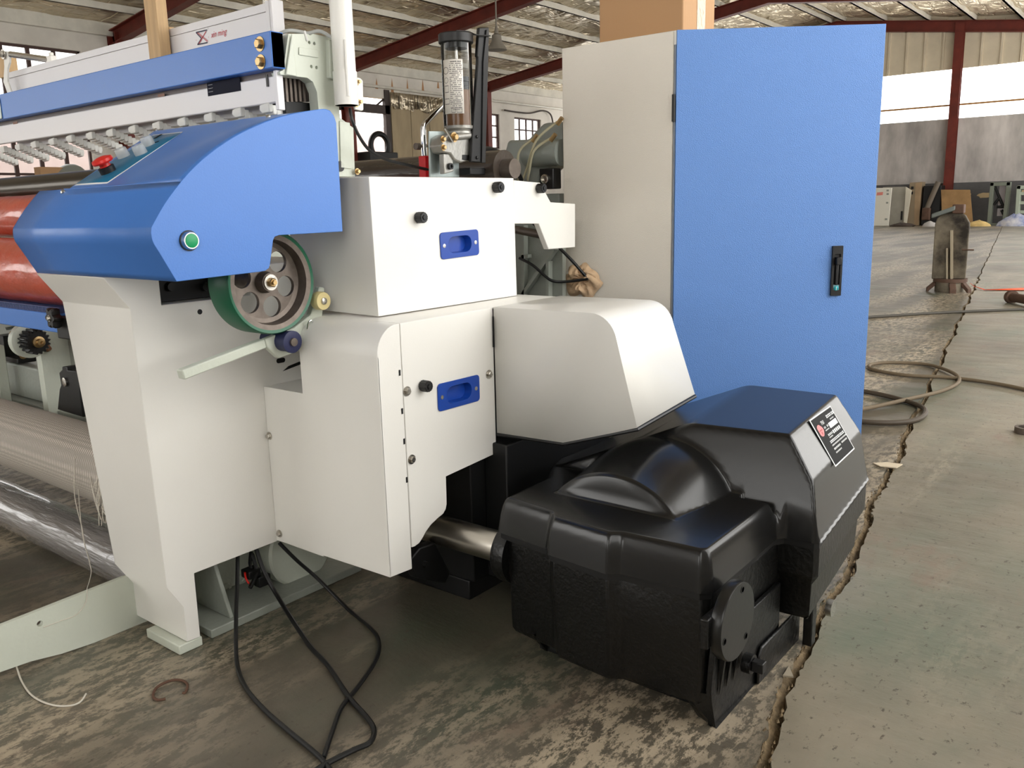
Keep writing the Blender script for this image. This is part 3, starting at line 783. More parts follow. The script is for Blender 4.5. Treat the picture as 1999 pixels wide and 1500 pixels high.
# --- harness beams above
BY = .384
bz0, bz1 = 1.452, 1.539
b = MB(); x0 = -2.6; x1 = P(530, 100, Y=BY).x
th = .005; cprof = [(BY, bz1), (BY + .040, bz1), (BY + .040, bz1 - th), (BY + th, bz1 - th), (BY + th, bz0 + th), (BY + .040, bz0 + th), (BY + .040, bz0), (BY, bz0)]
b.prism([(x1, y, z) for y, z in cprof], (x0 - x1, 0, 0))
beam = b.build('blue_beam', M_BLUE, loom, bevel=.004, seg=3)
for p in ((508, 86), (510, 121)):
    hexbolt(MB(), P(*p, Y=BY), -EY, .0125, .010).build('beam_bolt', M_BRASS, beam)
    c = P(*p, Y=BY); MB().cyl(c, c + EY * .12, .008, 12).build('beam_stud', M_CAST, beam)
bp_ = P(3, 212, Y=BY); MB().box((bp_.x - .06, BY - .004, bp_.z - .036), (bp_.x, BY - .0005, bp_.z + .036)).build('end_bracket', M_ZINC, beam, bevel=.002)
# tall white panel
PY = .47
px1 = P(534, 30, Y=PY).x; px0 = P(18, 170, Y=PY).x; pzt = P(513, 7, Y=PY).z
panelw = MB().box((px0, PY, 1.36), (px1 - .03, PY + .03, pzt - .022)).build('harness_panel', M_ALU, loom, bevel=.002)
MB().box((px0, PY + .001, pzt - .021), (px1 - .03, PY + .03, pzt)).build('top_strip', M_ALU, panelw, bevel=.001)
MB().box((px1 - .028, PY - .004, 1.33), (px1 - .012, PY + .034, pzt + .004)).box((px1 - .010, PY - .004, 1.33), (px1, PY + .034, pzt + .006)).build('end_post', M_ALU, panelw, bevel=.002)
MB().cyl((px1 - .05, PY + .015, pzt), (px1 - .05, PY + .015, pzt + .02), .008, 8).build('post_bolt', M_STEEL, panelw)
# maker's mark on the panel
M_REDPR = mat('red_print', (196, 40, 52), .5); M_NAVYPR = mat('navy_print', (26, 30, 62), .5)
LY = PY - .0012
def stroke(mb, pts, w):
    for a, c in zip(pts[:-1], pts[1:]):
        a, c = P(*a, Y=LY), P(*c, Y=LY); d = (c - a).normalized(); n = Vector((-d.z, 0, d.x)) * w
        mb.add([a - n, c - n, c + n, a + n], [(0, 1, 2, 3)])
sg = MB(); stroke(sg, [(404, 58.5), (382.5, 63.5), (393, 75), (385.5, 87), (405, 83)], .0016); sg.build('maker_mark', M_NAVYPR, panelw, smooth=False)
sg = MB(); stroke(sg, [(402, 61), (388, 86)], .0012); stroke(sg, [(385, 64), (404, 81)], .0009); stroke(sg, [(387.5, 63.5), (406, 80.5)], .0006); sg.build('maker_mark', M_REDPR, panelw, smooth=False)
o = P(412, 74, Y=LY); u = P(440, 66.5, Y=LY) - o
text('maker_name', 'xin ming', .023, M_REDPR, panelw, o, EX, EZ, shear=.35, sx=.95)
for p in ((406, 57), (407, 74), (383, 80)):
    text('registered_mark', 'R', .005, M_NAVYPR if p[1] < 60 else M_REDPR, panelw, P(*p, Y=LY), EX, EZ)
# lower white beam with name plate
lbz0 = P(532, 201, Y=.41).z; lx1 = P(545, 180, Y=.41).x
lbeam = MB().box((-2.6, .41, lbz0), (lx1 - .012, .425, 1.438)).build('heald_beam', M_ALU, loom, bevel=.003)
MB().box((-2.6, .418, 1.438), (lx1 - .012, .425, 1.46)).build('beam_groove', mat('grey_shadow_line', (120, 112, 110), .6), lbeam)  # grey colour paints the shadow line between blue and white beam
MB().box((lx1 - .010, .403, lbz0 - .02), (lx1 + .002, .424, 1.450)).build('end_post', M_ALU, lbeam, bevel=.002)
q = [P(405, 170, Y=.4095), P(469, 160, Y=.4095), P(471, 176, Y=.4095), P(407, 188, Y=.4095)]
MB().box((q[0].x, .4085, q[3].z), (q[1].x, .4099, 1.4505)).build('name_plate', M_DARKPR, lbeam)
for k in range(3):
    text('plate_text', ('WEFT FEELER', 'No. 190', 'DATE')[k][:4] if False else '-----------', .010, M_WLINE, lbeam, (q[0].x + .006, .408, q[3].z + .008 + .009 * k), EX, EZ, sx=.6)
for p in ((315, 186), (30, 240)):
    c = P(*p, Y=.4095); MB().box(c + Vector((-.018, -.001, -.004)), c + Vector((.018, 0, .004))).build('brown_tape', mat('brown_tape', (140, 104, 88), .6), lbeam)
c = P(522, 155, Y=.409); MB().box(c + Vector((-.004, -.002, -.018)), c + Vector((.004, 0, .012))).build('black_clip', M_BLACK, lbeam)
# rows of white plastic hooks hanging from the beam
M_HOOK = mat('white_nylon', (216, 216, 212), .45)
hx = [(520, 202), (466, 211), (410, 221), (357, 230), (308, 238), (261, 245), (217, 252), (177, 258), (138, 264), (103, 270), (68, 276), (37, 281), (7, 286), (-22, 291)]
first = None
for i, (px, py) in enumerate(hx):
    a = P(px, py, Y=.415)
    for k in range(8):
        w = a + Vector((.0, .0125 * k, -.011 - .0052 * k))
        if first is None:
            bb = MB()
            rings = [[(x + w.x, y + w.y, z + w.z) for x, y, z in r] for r in ([(-.021, -.0074, .008), (.017, -.0074, .012), (.017, .0074, .012), (-.021, .0074, .008)], [(-.023, -.0078, -.004), (.019, -.0078, 0), (.019, .0078, 0), (-.023, .0078, -.004)], [(-.012, -.005, -.014), (.017, -.005, -.012), (.017, .005, -.012), (-.012, .005, -.014)])]
            bb.loft(rings)
            first = bb.build('nylon_hook', M_HOOK, loom, bevel=.002, seg=1); fo_ = Vector(WLOC[first.name]) - w
        else:
            inst(first, w + fo_, loom)

# --- cast bracket and comb at the beam end
KX = .05
bk_ = [(563, 66), (600, 66), (606, 69), (611, 66), (650, 74), (657, 160), (664, 230), (690, 250), (693, 345), (622, 345), (622, 215), (619, 180), (611, 160), (600, 152), (548, 146), (546, 140), (553, 137)]
hl_ = [circ(P(*p, X=KX), EY, EZ, .0042, 12) for p in ((604, 83), (614, 85), (608, 130), (618, 132))]
brk = MB().plate([P(*p, X=KX) for p in bk_], hl_, (-.035, 0, 0)).build('cast_bracket', M_GRN, loom, bevel=.003)
MB().prism([P(*p, X=KX + .001) for p in ((583, 92), (620, 98), (620, 113), (583, 107))], (.002, 0, 0)).build('raised_pad', M_GRN, brk, bevel=.002)
MB().prism([P(*p, X=KX + .001) for p in ((568, 66), (577, 150), (556, 146))], (.006, 0, 0)).build('rib', M_GRN, brk, bevel=.002)
MB().prism([P(*p, X=KX - .02) for p in ((626, 80), (652, 85), (655, 160), (628, 155))], (.035, 0, 0)).build('web', M_GRN, brk, bevel=.003)
MB().prism([P(*p, X=KX + .001) for p in ((662, 236), (682, 240), (686, 330), (664, 328))], (.003, 0, 0)).build('raised_pad', M_GRN, brk, bevel=.003)
c = P(663, 325, X=KX); MB().lathe([(.014, -.01), (.014, .004), (0, .004)], c, EX, 18).build('black_plug', M_BLACK, brk)
c = P(697, 335, X=KX + .01); hexbolt(MB(), c, EX, .006, .008).build('bracket_bolt', M_BRASS, brk)
MB().tube([P(530, 85, Y=.43), P(540, 70, Y=.45), P(562, 60, Y=.47), P(585, 62, Y=.5), P(602, 65, Y=.52), P(625, 61, Y=.54), P(650, 75, Y=.56)], .005, 8).build('grey_cable', mat('grey_cable', (168, 170, 168), .5), brk)
MB().tube([P(594, 60, X=KX), P(600, 80, X=KX + .002)], .003, 6, 1).build('cable_tie', M_HOOK, brk)
for k in range(7):
    c = P(556 + 8.5 * k, 172, X=0.0); 
    MB().box(c + Vector((-.008, -.0035, -.035)), c + Vector((.008, .0035, .06))).build('comb_bar', M_CAST, loom)
c0, c1 = P(556, 196, X=.005), P(612, 214, X=.005)
MB().box((-.05, c0.y, c1.z - .03), (.005, c1.y, c0.z)).build('comb_block', M_BLACKM, loom, bevel=.002)
# --- white pole with bolted plate
pc = P(677, 206, X=.10); depth = (pc - CAM).dot(fwd); pr = .5 * 43 / F_PX * depth
pole = MB().cyl(Vector((pc.x, pc.y, pc.z)), Vector((pc.x, pc.y, 1.95)), pr, 28).build('white_pole', M_WHITE, loom)
MB().cyl(pc + EZ * .0, pc + EZ * .085, pr * 1.08, 28).build('pole_sleeve', M_WHITE, pole)
MB().tube([pc + Vector((pr * .9, -pr * .55, .02)), pc + Vector((pr * .9, -pr * .55, .10)), pc + Vector((pr * .9, -pr * .5, .16))], .004, 6).build('weld_bead', M_WHITE, pole)
q = [P(*p, X=.09) for p in ((690, 150), (701, 153), (706, 158), (707, 215), (704, 217), (690, 214))]
MB().prism(q, (.006, 0, 0)).build('bolt_plate', M_WHITE, pole, bevel=.002)
for p in ((692, 161), (695, 200)):
    c = P(*p, X=.096); hexbolt(MB(), c, EX, .0085, .012).cyl(c, c + EX * .024, .0045, 10).build('plate_bolt', M_BRASS, pole)
# --- parts to the left of the column
gy = .20
MB().cyl(P(0, 372, Y=gy) + EX * -2, P(185, 358, Y=gy) + EX * .1, .038, 32).build('breast_roller', mat('dark_bronze_roller', (70, 64, 56), .25, metal=.7, bump=.1, bscale=30, stretch=(.1, 1, 1)), loom)
lb0, lb1 = P(0, 600, Y=.03), P(108, 610, Y=.03)
lob = MB().box((-2.6, .03, lb0.z - .052), (lb1.x, .10, lb0.z)).build('lower_blue_beam', M_BLUE, loom, bevel=.003)
b = MB(); xx = lb1.x - .004
while xx > -1.6:
    b.box((xx - .004, .035, lb0.z), (xx, .11, lb0.z + .014)); xx -= .009
b.box((-1.6, .04, lb0.z + .012), (lb1.x, .045, lb0.z + .016)).box((-1.6, .10, lb0.z + .012), (lb1.x, .105, lb0.z + .016))
b.build('comb_strip', mat('slate_blue_comb', (70, 84, 128), .5), lob, smooth=False)
c = P(113, 620, Y=.02); rings = []
for d, s in ((0, .9), (.006, 1), (.016, 1), (.022, .85)):
    rings.append([c - EY * d + (EX * math.cos(6.2832 * i / 48) + EZ * math.sin(6.2832 * i / 48)) * s * (.026 + .005 * math.cos(6 * 6.2832 * i / 48)) for i in range(48)])
kn = MB().loft(rings).build('star_knob', M_BLACK, loom); hexbolt(MB(), c - EY * .022, -EY, .006, .004).build('knob_bolt', M_STEEL, kn)
MB().box((c.x - .03, .025, c.z - .06), (c.x + .06, .14, c.z + .0)).build('knob_block', M_BLACKM, loom, bevel=.004)
MB().box((-1.34, .30, .20), (-1.30, 1.5, 1.05)).build('far_side_frame', M_GRN, loom)
gb0 = P(0, 705, Y=.36)
MB().box((-2.5, .36, gb0.z - .13), (P(118, 740, Y=.36).x, .46, gb0.z)).build('grey_cross_beam', M_GREY, loom, bevel=.006)
MB().box((-2.5, .33, gb0.z - .16), (-.45, .50, gb0.z - .132)).build('beam_flange', M_GREY, loom, bevel=.004)
q = [P(*p, Y=.28) for p in ((115, 728), (121, 722), (121, 716), (130, 716), (131, 723), (150, 725), (162, 815), (112, 800), (116, 760), (119, 752))]
bb_ = MB().prism(q, (0, .07, 0)).build('black_bearing_block', M_BLACK, loom, bevel=.003)
c = P(128, 746, Y=.279); MB().lathe([(.016, 0), (.016, .006), (.008, .008), (0, .008)], c, -EY, 24).build('bearing_pin', M_STEEL, bb_)
c = P(52, 664, X=-1.30); gs = (c - CAM).dot(fwd) / F_PX
MB().lathe([(34 * gs, 0), (34 * gs, .03), (28 * gs, .035)], c, EX, 36).build('gear_flange', M_GRN, loom)
rings = []
for d, sc_g in ((.03, 1), (.085, 1), (.09, .9)):
    rings.append([c + EX * d + (EY * math.cos(6.2832 * i / 72) + EZ * math.sin(6.2832 * i / 72)) * sc_g * gs * (25 if i % 4 < 2 else 21) for i in range(72)])
gear = MB().loft(rings).build('ribbed_pulley', M_BLACK, loom, ang=25)
MB().lathe([(11 * gs, .088), (11 * gs, .10), (7 * gs, .102), (7 * gs, .12), (3 * gs, .121), (0, .115)], c, EX, 20).build('brass_nut', M_BRASS, gear)
for dp in ((92, 680), (31, 650), (45, 694), (26, 652)):
    hexbolt(MB(), P(*dp, X=-1.298), EX, 5 * gs, .02).build('pulley_bolt', M_BRASS if dp[0] < 90 else mat('copper_bolt', (150, 108, 84), .4, metal=.8), loom)
q = [P(*p, Y=.40) for p in ((0, 622), (70, 628), (76, 638), (150, 640), (150, 720), (140, 725), (120, 690), (88, 665), (74, 645), (0, 656))]
MB().plate(q, [[P(*p, Y=.40) for p in ((10, 640), (50, 632), (58, 638), (12, 645))]], (0, .05, 0)).build('curved_arm', M_GREY, loom, bevel=.005)
MB().box(P(5, 685, Y=.35) - Vector((.05, 0, .04)), P(5, 685, Y=.35) + Vector((.02, .06, .06))).box(P(25, 705, Y=.35) - Vector((.10, 0, .008)), P(25, 705, Y=.35) + Vector((.045, .07, .012))).build('black_clamp', M_BLACK, loom, bevel=.003)
q0 = P(0, 735, Y=.30); MB().box((q0.x - .03, .29, q0.z - .22), (q0.x + .004, .33, q0.z + .12)).build('white_upright', M_GRN, loom, bevel=.004)
# rod and bent strap at the far left top
a0, a1 = P(20, 106, Y=.44), P(98, 117, Y=.52)
rod = MB().cyl(a0, a1, .011, 16).build('tie_rod', M_CHROME, loom)
hexbolt(MB(), P(6, 106, Y=.43), -EY, .012, .012).build('rod_nut', M_STEEL, rod)
MB().box(a1 + Vector((-.012, -.012, -.012)), a1 + Vector((.03, .012, .012))).box(a1 + Vector((.006, -.007, .012)), a1 + Vector((.02, .007, .024))).build('rod_end', M_WHITE, rod, bevel=.003)
MB().prism([P(*p, Y=.435) for p in ((6, 100), (18, 100), (18, 122), (14, 135), (14, 160), (22, 182), (14, 182), (6, 160), (8, 130))], (0, .008, 0)).build('bent_strap', M_WHITE, rod, bevel=.002)
# --- rear arm, rear frame behind the upper box
M_GREYB = mat('grey_rear_casting', (146, 152, 146), 0.3, bump=0.15, bscale=70)
RY = 1.50
q = [P(*p, Y=RY) for p in ((990, 274), (1030, 272), (1042, 258), (1060, 240), (1098, 237), (1098, 305), (1080, 318), (1055, 345), (1050, 360), (970, 352))]
rear = MB().prism(q, (0, .10, 0)).build('rear_arm', M_GREYB, loom, bevel=.012, seg=3)
c0 = P(1030, 300, Y=RY - .02); c1 = P(1097, 298, Y=RY - .02)
MB().cyl(c0, c1, .045, 32).build('arm_tube', M_GREYB, rear)
for k, (p0, p1) in enumerate((((1088, 238), (1020, 352)), ((1040, 272), (1012, 352)), ((1075, 270), (1030, 352)))):
    a = P(*p0, Y=RY - .07); c = P(*p1, Y=RY - .05)
    MB().tube([a, a.lerp(c, .35) + Vector((-.02, -.02, .01)), a.lerp(c, .7) + Vector((-.015, -.01, -.01)), c], .0045, 8).build('oil_tube', mat('amber_nylon_tube', (206, 200, 170), .25, alpha=.8), rear)
    MB().cyl(a - EZ * .008, a + Vector((.02, 0, .012)), .008, 8).build('brass_fitting', M_BRASS, rear)
MB().prism([P(*p, Y=1.39) for p in ((1000, 430), (1098, 430), (1098, 600), (1000, 600))], (0, .02, 0)).build('rear_frame', M_GREY, loom)
for p0, p1 in (((1012, 590), (1085, 485)), ((1024, 590), (1024, 440)), ((1072, 595), (1072, 510)), ((1012, 502), (1034, 500))):
    a, c = P(*p0, Y=1.375), P(*p1, Y=1.375); d = (c - a).normalized(); nn = Vector((-d.z, 0, d.x))
    MB().obox((a + c) / 2, (c - a) / 2, nn * .006, EY * .012).build('frame_rib', M_GREY, loom)
MB().cyl(P(995, 446, Y=1.34), P(1060, 459, Y=1.34), .014, 14).build('rear_bar', M_CAST, loom)
b = MB(); c = P(1066, 352, Y=1.44); b.box(c + Vector((-.03, 0, -.03)), c + Vector((.03, .05, .04))); b.build('solenoid', M_BLACK, loom, bevel=.004)
MB().lathe([(.016, 0), (.016, .01), (.012, .012), (.012, .004)], c + Vector((0, 0, .004)), -EY, 20).build('solenoid_ring', M_STEEL, loom)
c = P(1080, 385, Y=1.47); MB().box(c + Vector((-.10, 0, -.03)), c + Vector((.025, .05, .012))).build('threaded_bar', M_GREYB, loom, bevel=.004)

# ------------------------------------------------------------------ grease pump
M_PCLEAR = bpy.data.materials.new('clear_acrylic'); M_PCLEAR.use_nodes = True
_n = M_PCLEAR.node_tree; _n.nodes.remove(_n.nodes['Principled BSDF']); _t = _n.nodes.new('ShaderNodeBsdfTransparent'); _g = _n.nodes.new('ShaderNodeBsdfGlossy'); _m = _n.nodes.new('ShaderNodeMixShader'); _l = _n.nodes.new('ShaderNodeLayerWeight')
_t.inputs['Color'].default_value = (.93, .94, .94, 1); _g.inputs['Roughness'].default_value = .06; _l.inputs['Blend'].default_value = .18
_n.links.new(_l.outputs['Fresnel'], _m.inputs[0]); _n.links.new(_t.outputs[0], _m.inputs[1]); _n.links.new(_g.outputs[0], _m.inputs[2]); _n.links.new(_m.outputs[0], _n.nodes['Material Output'].inputs['Surface'])
M_GREASE = mat('brown_grease', (118, 76, 34), 0.35, var=.25, vscale=20)
M_LABEL = mat('white_paper_label', (232, 228, 220), 0.5)
M_PRINT = mat('dark_print', (110, 106, 106), .6)
GX = .15
gc = P(896, 248, X=GX); dep = (gc - CAM).dot(fwd); gr = .5 * 59 / F_PX * dep
gz0 = gc.z; gz1 = P(893, 72, X=GX).z
pump = thing('grease_pump', 'hand grease pump with clear reservoir on top of the white box', 'pump', (GX, gc.y, 1.178))
go = Vector((GX, gc.y, 0))
MB().loft([circ(go + EZ * z, EX, EY, r, 40) for r, z in ((gr, gz0), (gr, gz1 - .01))] + [circ(go + EZ * z, EX, EY, r, 40) for r, z in ((gr - .002, gz1 - .01), (gr - .002, gz0))], cap=False).build('reservoir', M_PCLEAR, pump)
gt = P(896, 178, X=GX).z
MB().lathe([(gr - .003, gz0 + .002), (gr - .003, gt)], go, EZ, 40).build('grease', M_GREASE, pump)
MB().lathe([(gr - .003, gt + .001), (gr - .003, gt + .010), (gr - .007, gt + .012), (gr - .007, gt + .022), (gr - .003, gt + .024), (gr - .003, gt + .036), (0, gt + .036)], go, EZ, 40).build('follower_piston', M_BLACK, pump)
MB().cyl(go + EZ * (gt + .036), go + EZ * (gz1 - .005), .004, 10).build('piston_rod', M_STEEL, pump)
MB().lathe([(gr + .004, gz1 - .020), (gr + .006, gz1 - .018), (gr + .006, gz1 + .004), (gr + .003, gz1 + .007), (0, gz1 + .008)], go, EZ, 40).build('lid', M_BLACK, pump)
MB().lathe([(gr - .012, gz1 - .034), (gr - .010, gz1 - .020)], go, EZ, 32).build('lid_plug', M_BLACK, pump)
vdir = math.atan2(CAM.y - gc.y, CAM.x - GX)
lz0, lz1 = P(890, 224, X=GX).z, P(890, 120, X=GX).z
a0, a1 = vdir - 1.02, vdir + .38
b = MB(); n = 16; rr = gr + .0008
for i in range(n + 1):
    a = a0 + (a1 - a0) * i / n
    b.v += [tuple(go + Vector((rr * math.cos(a), rr * math.sin(a), lz0))), tuple(go + Vector((rr * math.cos(a), rr * math.sin(a), lz1)))]
b.f += [(2 * i, 2 * i + 2, 2 * i + 3, 2 * i + 1) for i in range(n)]
lab = b.build('paper_label', M_LABEL, pump, thick=.0004)
rq = random.Random(11); b = MB()
for row in range(26):
    z = lz1 - .008 - row * (lz1 - lz0 - .012) / 26; x = .38
    end = .86 + .1 * rq.random()
    while x < end:
        w = .02 + .03 * rq.random()
        if rq.random() < .75:
            a, c = a0 + (a1 - a0) * x, a0 + (a1 - a0) * (x + w); r2 = gr + .0016
            h = .0024 if row else .003
            b.add([go + Vector((r2 * math.cos(a), r2 * math.sin(a), z)), go + Vector((r2 * math.cos(c), r2 * math.sin(c), z)), go + Vector((r2 * math.cos(c), r2 * math.sin(c), z + h)), go + Vector((r2 * math.cos(a), r2 * math.sin(a), z + h))], [(0, 1, 2, 3)])
        x += w + .012
pr_ = b.build('printed_line', M_PRINT, lab, smooth=False); tag(pr_, kind='stuff')
b = MB()
for zc, r0 in ((.80, .010), (.62, .008)):
    for i in range(20):
        t0, t1 = 6.2832 * i / 20, 6.2832 * (i + 1) / 20; vs = []
        for t, r in ((t0, r0), (t1, r0), (t1, r0 * .86), (t0, r0 * .86)):
            a = a0 + (a1 - a0) * .18 + r * math.cos(t) / gr; z = lz0 + (lz1 - lz0) * zc + r * math.sin(t)
            vs.append(go + Vector(((gr + .0016) * math.cos(a), (gr + .0016) * math.sin(a), z)))
        b.add(vs, [(0, 1, 2, 3)])
for (xa, xb, za, zb) in ((.08, .30, .40, .52), (.42, .60, .02, .10), (.66, .90, .02, .10), (.06, .32, .18, .28)):
    for (p, q_) in (((xa, za), (xb, za)), ((xb, za), (xb, zb)), ((xb, zb), (xa, zb)), ((xa, zb), (xa, za))):
        vs = []
        dx = .006 if p[0] == q_[0] else 0; dz = .006 if p[1] == q_[1] else 0
        for x_, z_ in ((p[0] - dx, p[1] - dz), (q_[0] - dx, q_[1] - dz), (q_[0] + dx, q_[1] + dz), (p[0] + dx, p[1] + dz)):
            a = a0 + (a1 - a0) * x_; vs.append(go + Vector(((gr + .0016) * math.cos(a), (gr + .0016) * math.sin(a), lz0 + (lz1 - lz0) * z_)))
        b.add(vs, [(0, 1, 2, 3)])
b.build('pictogram', M_PRINT, lab, smooth=False)
M_ALUC = mat('cast_aluminium', (170, 168, 162), .4, metal=.7, var=.15, vscale=30, bump=.1, bscale=120)
MB().lathe([(gr * .62, gz0 - .035), (gr * .7, gz0 - .022), (gr * .86, gz0 - .020), (gr * .86, gz0 - .014), (gr * .8, gz0 - .012), (gr * .98, gz0 - .006), (gr * 1.0, gz0 + .002)], go, EZ, 36).build('neck', M_ALUC, pump)
zb = P(896, 320, X=GX).z
body = MB().prism([P(*p, X=GX + .028) for p in ((876, 262), (920, 258), (926, 275), (922, 312), (900, 318), (888, 312), (880, 300), (868, 298), (862, 285), (866, 268))], (-.05, 0, 0)).build('pump_body', M_ALUC, pump, bevel=.004)
c0, c1 = P(895, 268, X=GX + .03), P(921, 264, X=GX + .03); MB().cyl(c0 - EY * .01, c1, .010, 20).build('cross_port', M_ALUC, body)
MB().prism([P(*p, X=GX + .02) for p in ((866, 300), (884, 300), (886, 335), (868, 340))], (-.02, 0, 0)).build('mount_leg', M_ALUC, body, bevel=.003)
for p in ((864, 272), (865, 288)):
    hexbolt(MB(), P(*p, X=GX + .03), EX, .0065, .008).build('brass_plug', M_BRASS, body)
hexbolt(MB(), P(886, 268, X=GX + .036), EX, .010, .010).build('brass_union', M_BRASS, body)
c = P(877, 325, X=GX + .02); MB().lathe([(.0095, 0), (.0095, .009), (.005, .009), (.005, .004), (0, .004)], c, EX, 20).build('cap_screw', M_BLACK, body)
MB().tube([P(868, 250, X=GX + .045), P(884, 276, X=GX + .04)], .0035, 8, 1).build('vent_screw', M_CHROME, body)
q = [P(*p, X=GX - .02) for p in ((838, 256), (866, 256), (872, 262), (874, 272), (874, 310), (896, 318), (897, 346), (840, 346))]
q = [Vector((v.x, v.y, max(v.z, 1.178))) for v in q]
MB().prism(q, (-.006, 0, 0)).build('mounting_plate', M_ZINC, pump, bevel=.001)
lq = [(936, 54), (955, 53), (953, 120), (945, 318), (920, 316), (923, 268), (934, 120), (934, 112), (932, 110)]
lev = MB().prism([P(*p, X=GX + .045) for p in lq], (-.012, 0, 0)).build('hand_lever', M_BLACK, pump, bevel=.003)
MB().prism([P(*p, X=GX + .050) for p in ((944, 120), (950, 58), (955, 58), (948, 318), (941, 318))], (-.006, 0, 0)).build('lever_flange', M_BLACK, lev, bevel=.001)
for p in ((931, 267), (931, 308)):
    MB().lathe([(.005, 0), (.004, .004), (0, .005)], P(*p, X=GX + .046), EX, 14).build('rivet', M_BLACK, lev)
MB().prism([P(*p, X=GX + .03) for p in ((903, 302), (922, 303), (922, 314), (903, 312))], (-.01, 0, 0)).build('lever_link', M_BLACK, lev, bevel=.002)
tp = P(895, 66, X=GX)
MB().tube([go + Vector((.02, -.02, gz1 + .010)), go + Vector((.03, .02, gz1 + .012)), P(930, 68, X=GX + .05), P(957, 70, X=GX + .055)], .0022, 6).build('tie_wire', M_CABLE, pump)
MB().box(P(908, 322, X=GX) + Vector((-.03, 0, -.03)), P(938, 340, X=GX) + Vector((.02, 0, .018))).build('black_switch', M_BLACKM, pump, bevel=.003)
# bent chrome handle in its red holder
ch = thing('bent_chrome_handle', 'bent chrome rod handle standing in a red plastic holder', 'handle', P(832, 346, X=.05))
cz = 1.178; hq = [P(831, 334, X=.06), P(828, 300, X=.06), P(826, 262, X=.06), P(827, 245, X=.06), P(836, 234, X=.06), P(858, 212, X=.06), P(888, 184, X=.06)]
MB().tube(hq, .0085, 14).build('chrome_rod', M_CHROME, ch)
c = P(831, 326, X=.06); rb = MB().box((c.x - .014, c.y - .016, 1.1795), (c.x + .014, c.y + .016, c.z + .032)); rb.build('red_holder', mat('red_holder', (206, 24, 34), .4), ch, bevel=.003)
c = P(815, 286, X=.06); MB().cyl(c, P(842, 284, X=.06), .005, 10).build('clamp_pin', M_STEEL, ch); MB().cyl(c - EY * .008, c + EY * .008, .010, 12).build('pin_head', M_CAST, ch)

# ------------------------------------------------------------------ rolls of cloth
M_ORANGE = mat('orange_fabric_in_film', (198, 84, 62), .32, bump=.55, bscale=26, var=.22, vscale=9, coat=.5, stretch=(.6, 1, 1))
M_MESH = mat('fine_woven_grey_mesh', (176, 166, 158), .55, bump=.35, bscale=220)
def weave(mt):
    nt = mt.node_tree; L = nt.links; b = nt.nodes['Principled BSDF']; g = nt.nodes.new('ShaderNodeNewGeometry')
    outs = []
    for rot in (0.6, -0.6):
        mp = nt.nodes.new('ShaderNodeMapping'); mp.inputs['Rotation'].default_value = (rot * .4, rot * .6, rot); L.new(g.outputs['Position'], mp.inputs['Vector'])
        w = nt.nodes.new('ShaderNodeTexWave'); w.inputs['Scale'].default_value = 38; w.inputs['Distortion'].default_value = .2
        L.new(mp.outputs['Vector'], w.inputs['Vector']); outs.append(w.outputs['Fac'])
    mm = nt.nodes.new('ShaderNodeMath'); mm.operation = 'MULTIPLY'; L.new(outs[0], mm.inputs[0]); L.new(outs[1], mm.inputs[1])
    r = nt.nodes.new('ShaderNodeValToRGB'); r.color_ramp.elements[0].color = (*lin((150, 142, 132)), 1); r.color_ramp.elements[1].color = (*lin((220, 212, 200)), 1)
    L.new(mm.outputs[0], r.inputs['Fac']); L.new(r.outputs['Color'], b.inputs['Base Color'])
weave(M_MESH)
M_FILM = mat('clear_film_over_grey_roll', (128, 124, 122), .16, bump=.7, bscale=70, coat=.8, stretch=(.15, 1, 1), var=.25, vscale=12)
def roll(name, label, px, yc, ya, yb, mtl, xend, x0=-2.4, bump=0.0):
    a, c = P(px, ya, Y=yc), P(px, yb, Y=yc); r = (a.z - c.z) / 2 * .90; z = (a.z + c.z) / 2
    t = thing(name, label, 'roll', (xend, yc, z - r), 'rolls of cloth lying along the loom')
    b = MB(); n = 40; rings = []
    for i in range(60):
        x = x0 + (xend - x0) * i / 59
        rings.append([(x, yc + math.cos(6.2832 * k / n) * (r + bump * math.sin(7 * k + i * 1.3) * random.random()), z + math.sin(6.2832 * k / n) * (r + bump * math.sin(5 * k + i) * random.random())) for k in range(n)])
    b.loft(rings).build('fabric', mtl, t, ang=60)
    MB().cyl((xend - .02, yc, z), (xend + .035, yc, z), r * .35, 20).build('core', M_CAST, t)
    return t, r, z
roll('fabric_roll', 'upper orange fabric roll under clear film beside blue hood', 0, .15, 380, 467, M_ORANGE, -.36, bump=.0015)
roll('fabric_roll', 'larger orange fabric roll under clear film above blue lower beam', 0, .10, 457, 588, M_ORANGE, -.36, bump=.0015)
tm, rm, zm = roll('mesh_cloth_roll', 'thick grey woven mesh roll with frayed end by white column', 0, .14, 778, 900, M_MESH, -.40)
roll('film_wrapped_roll', 'thin grey roll wrapped in shiny film lowest by the floor', 0, .14, 938, 1018, M_FILM, -.36, bump=.0012)
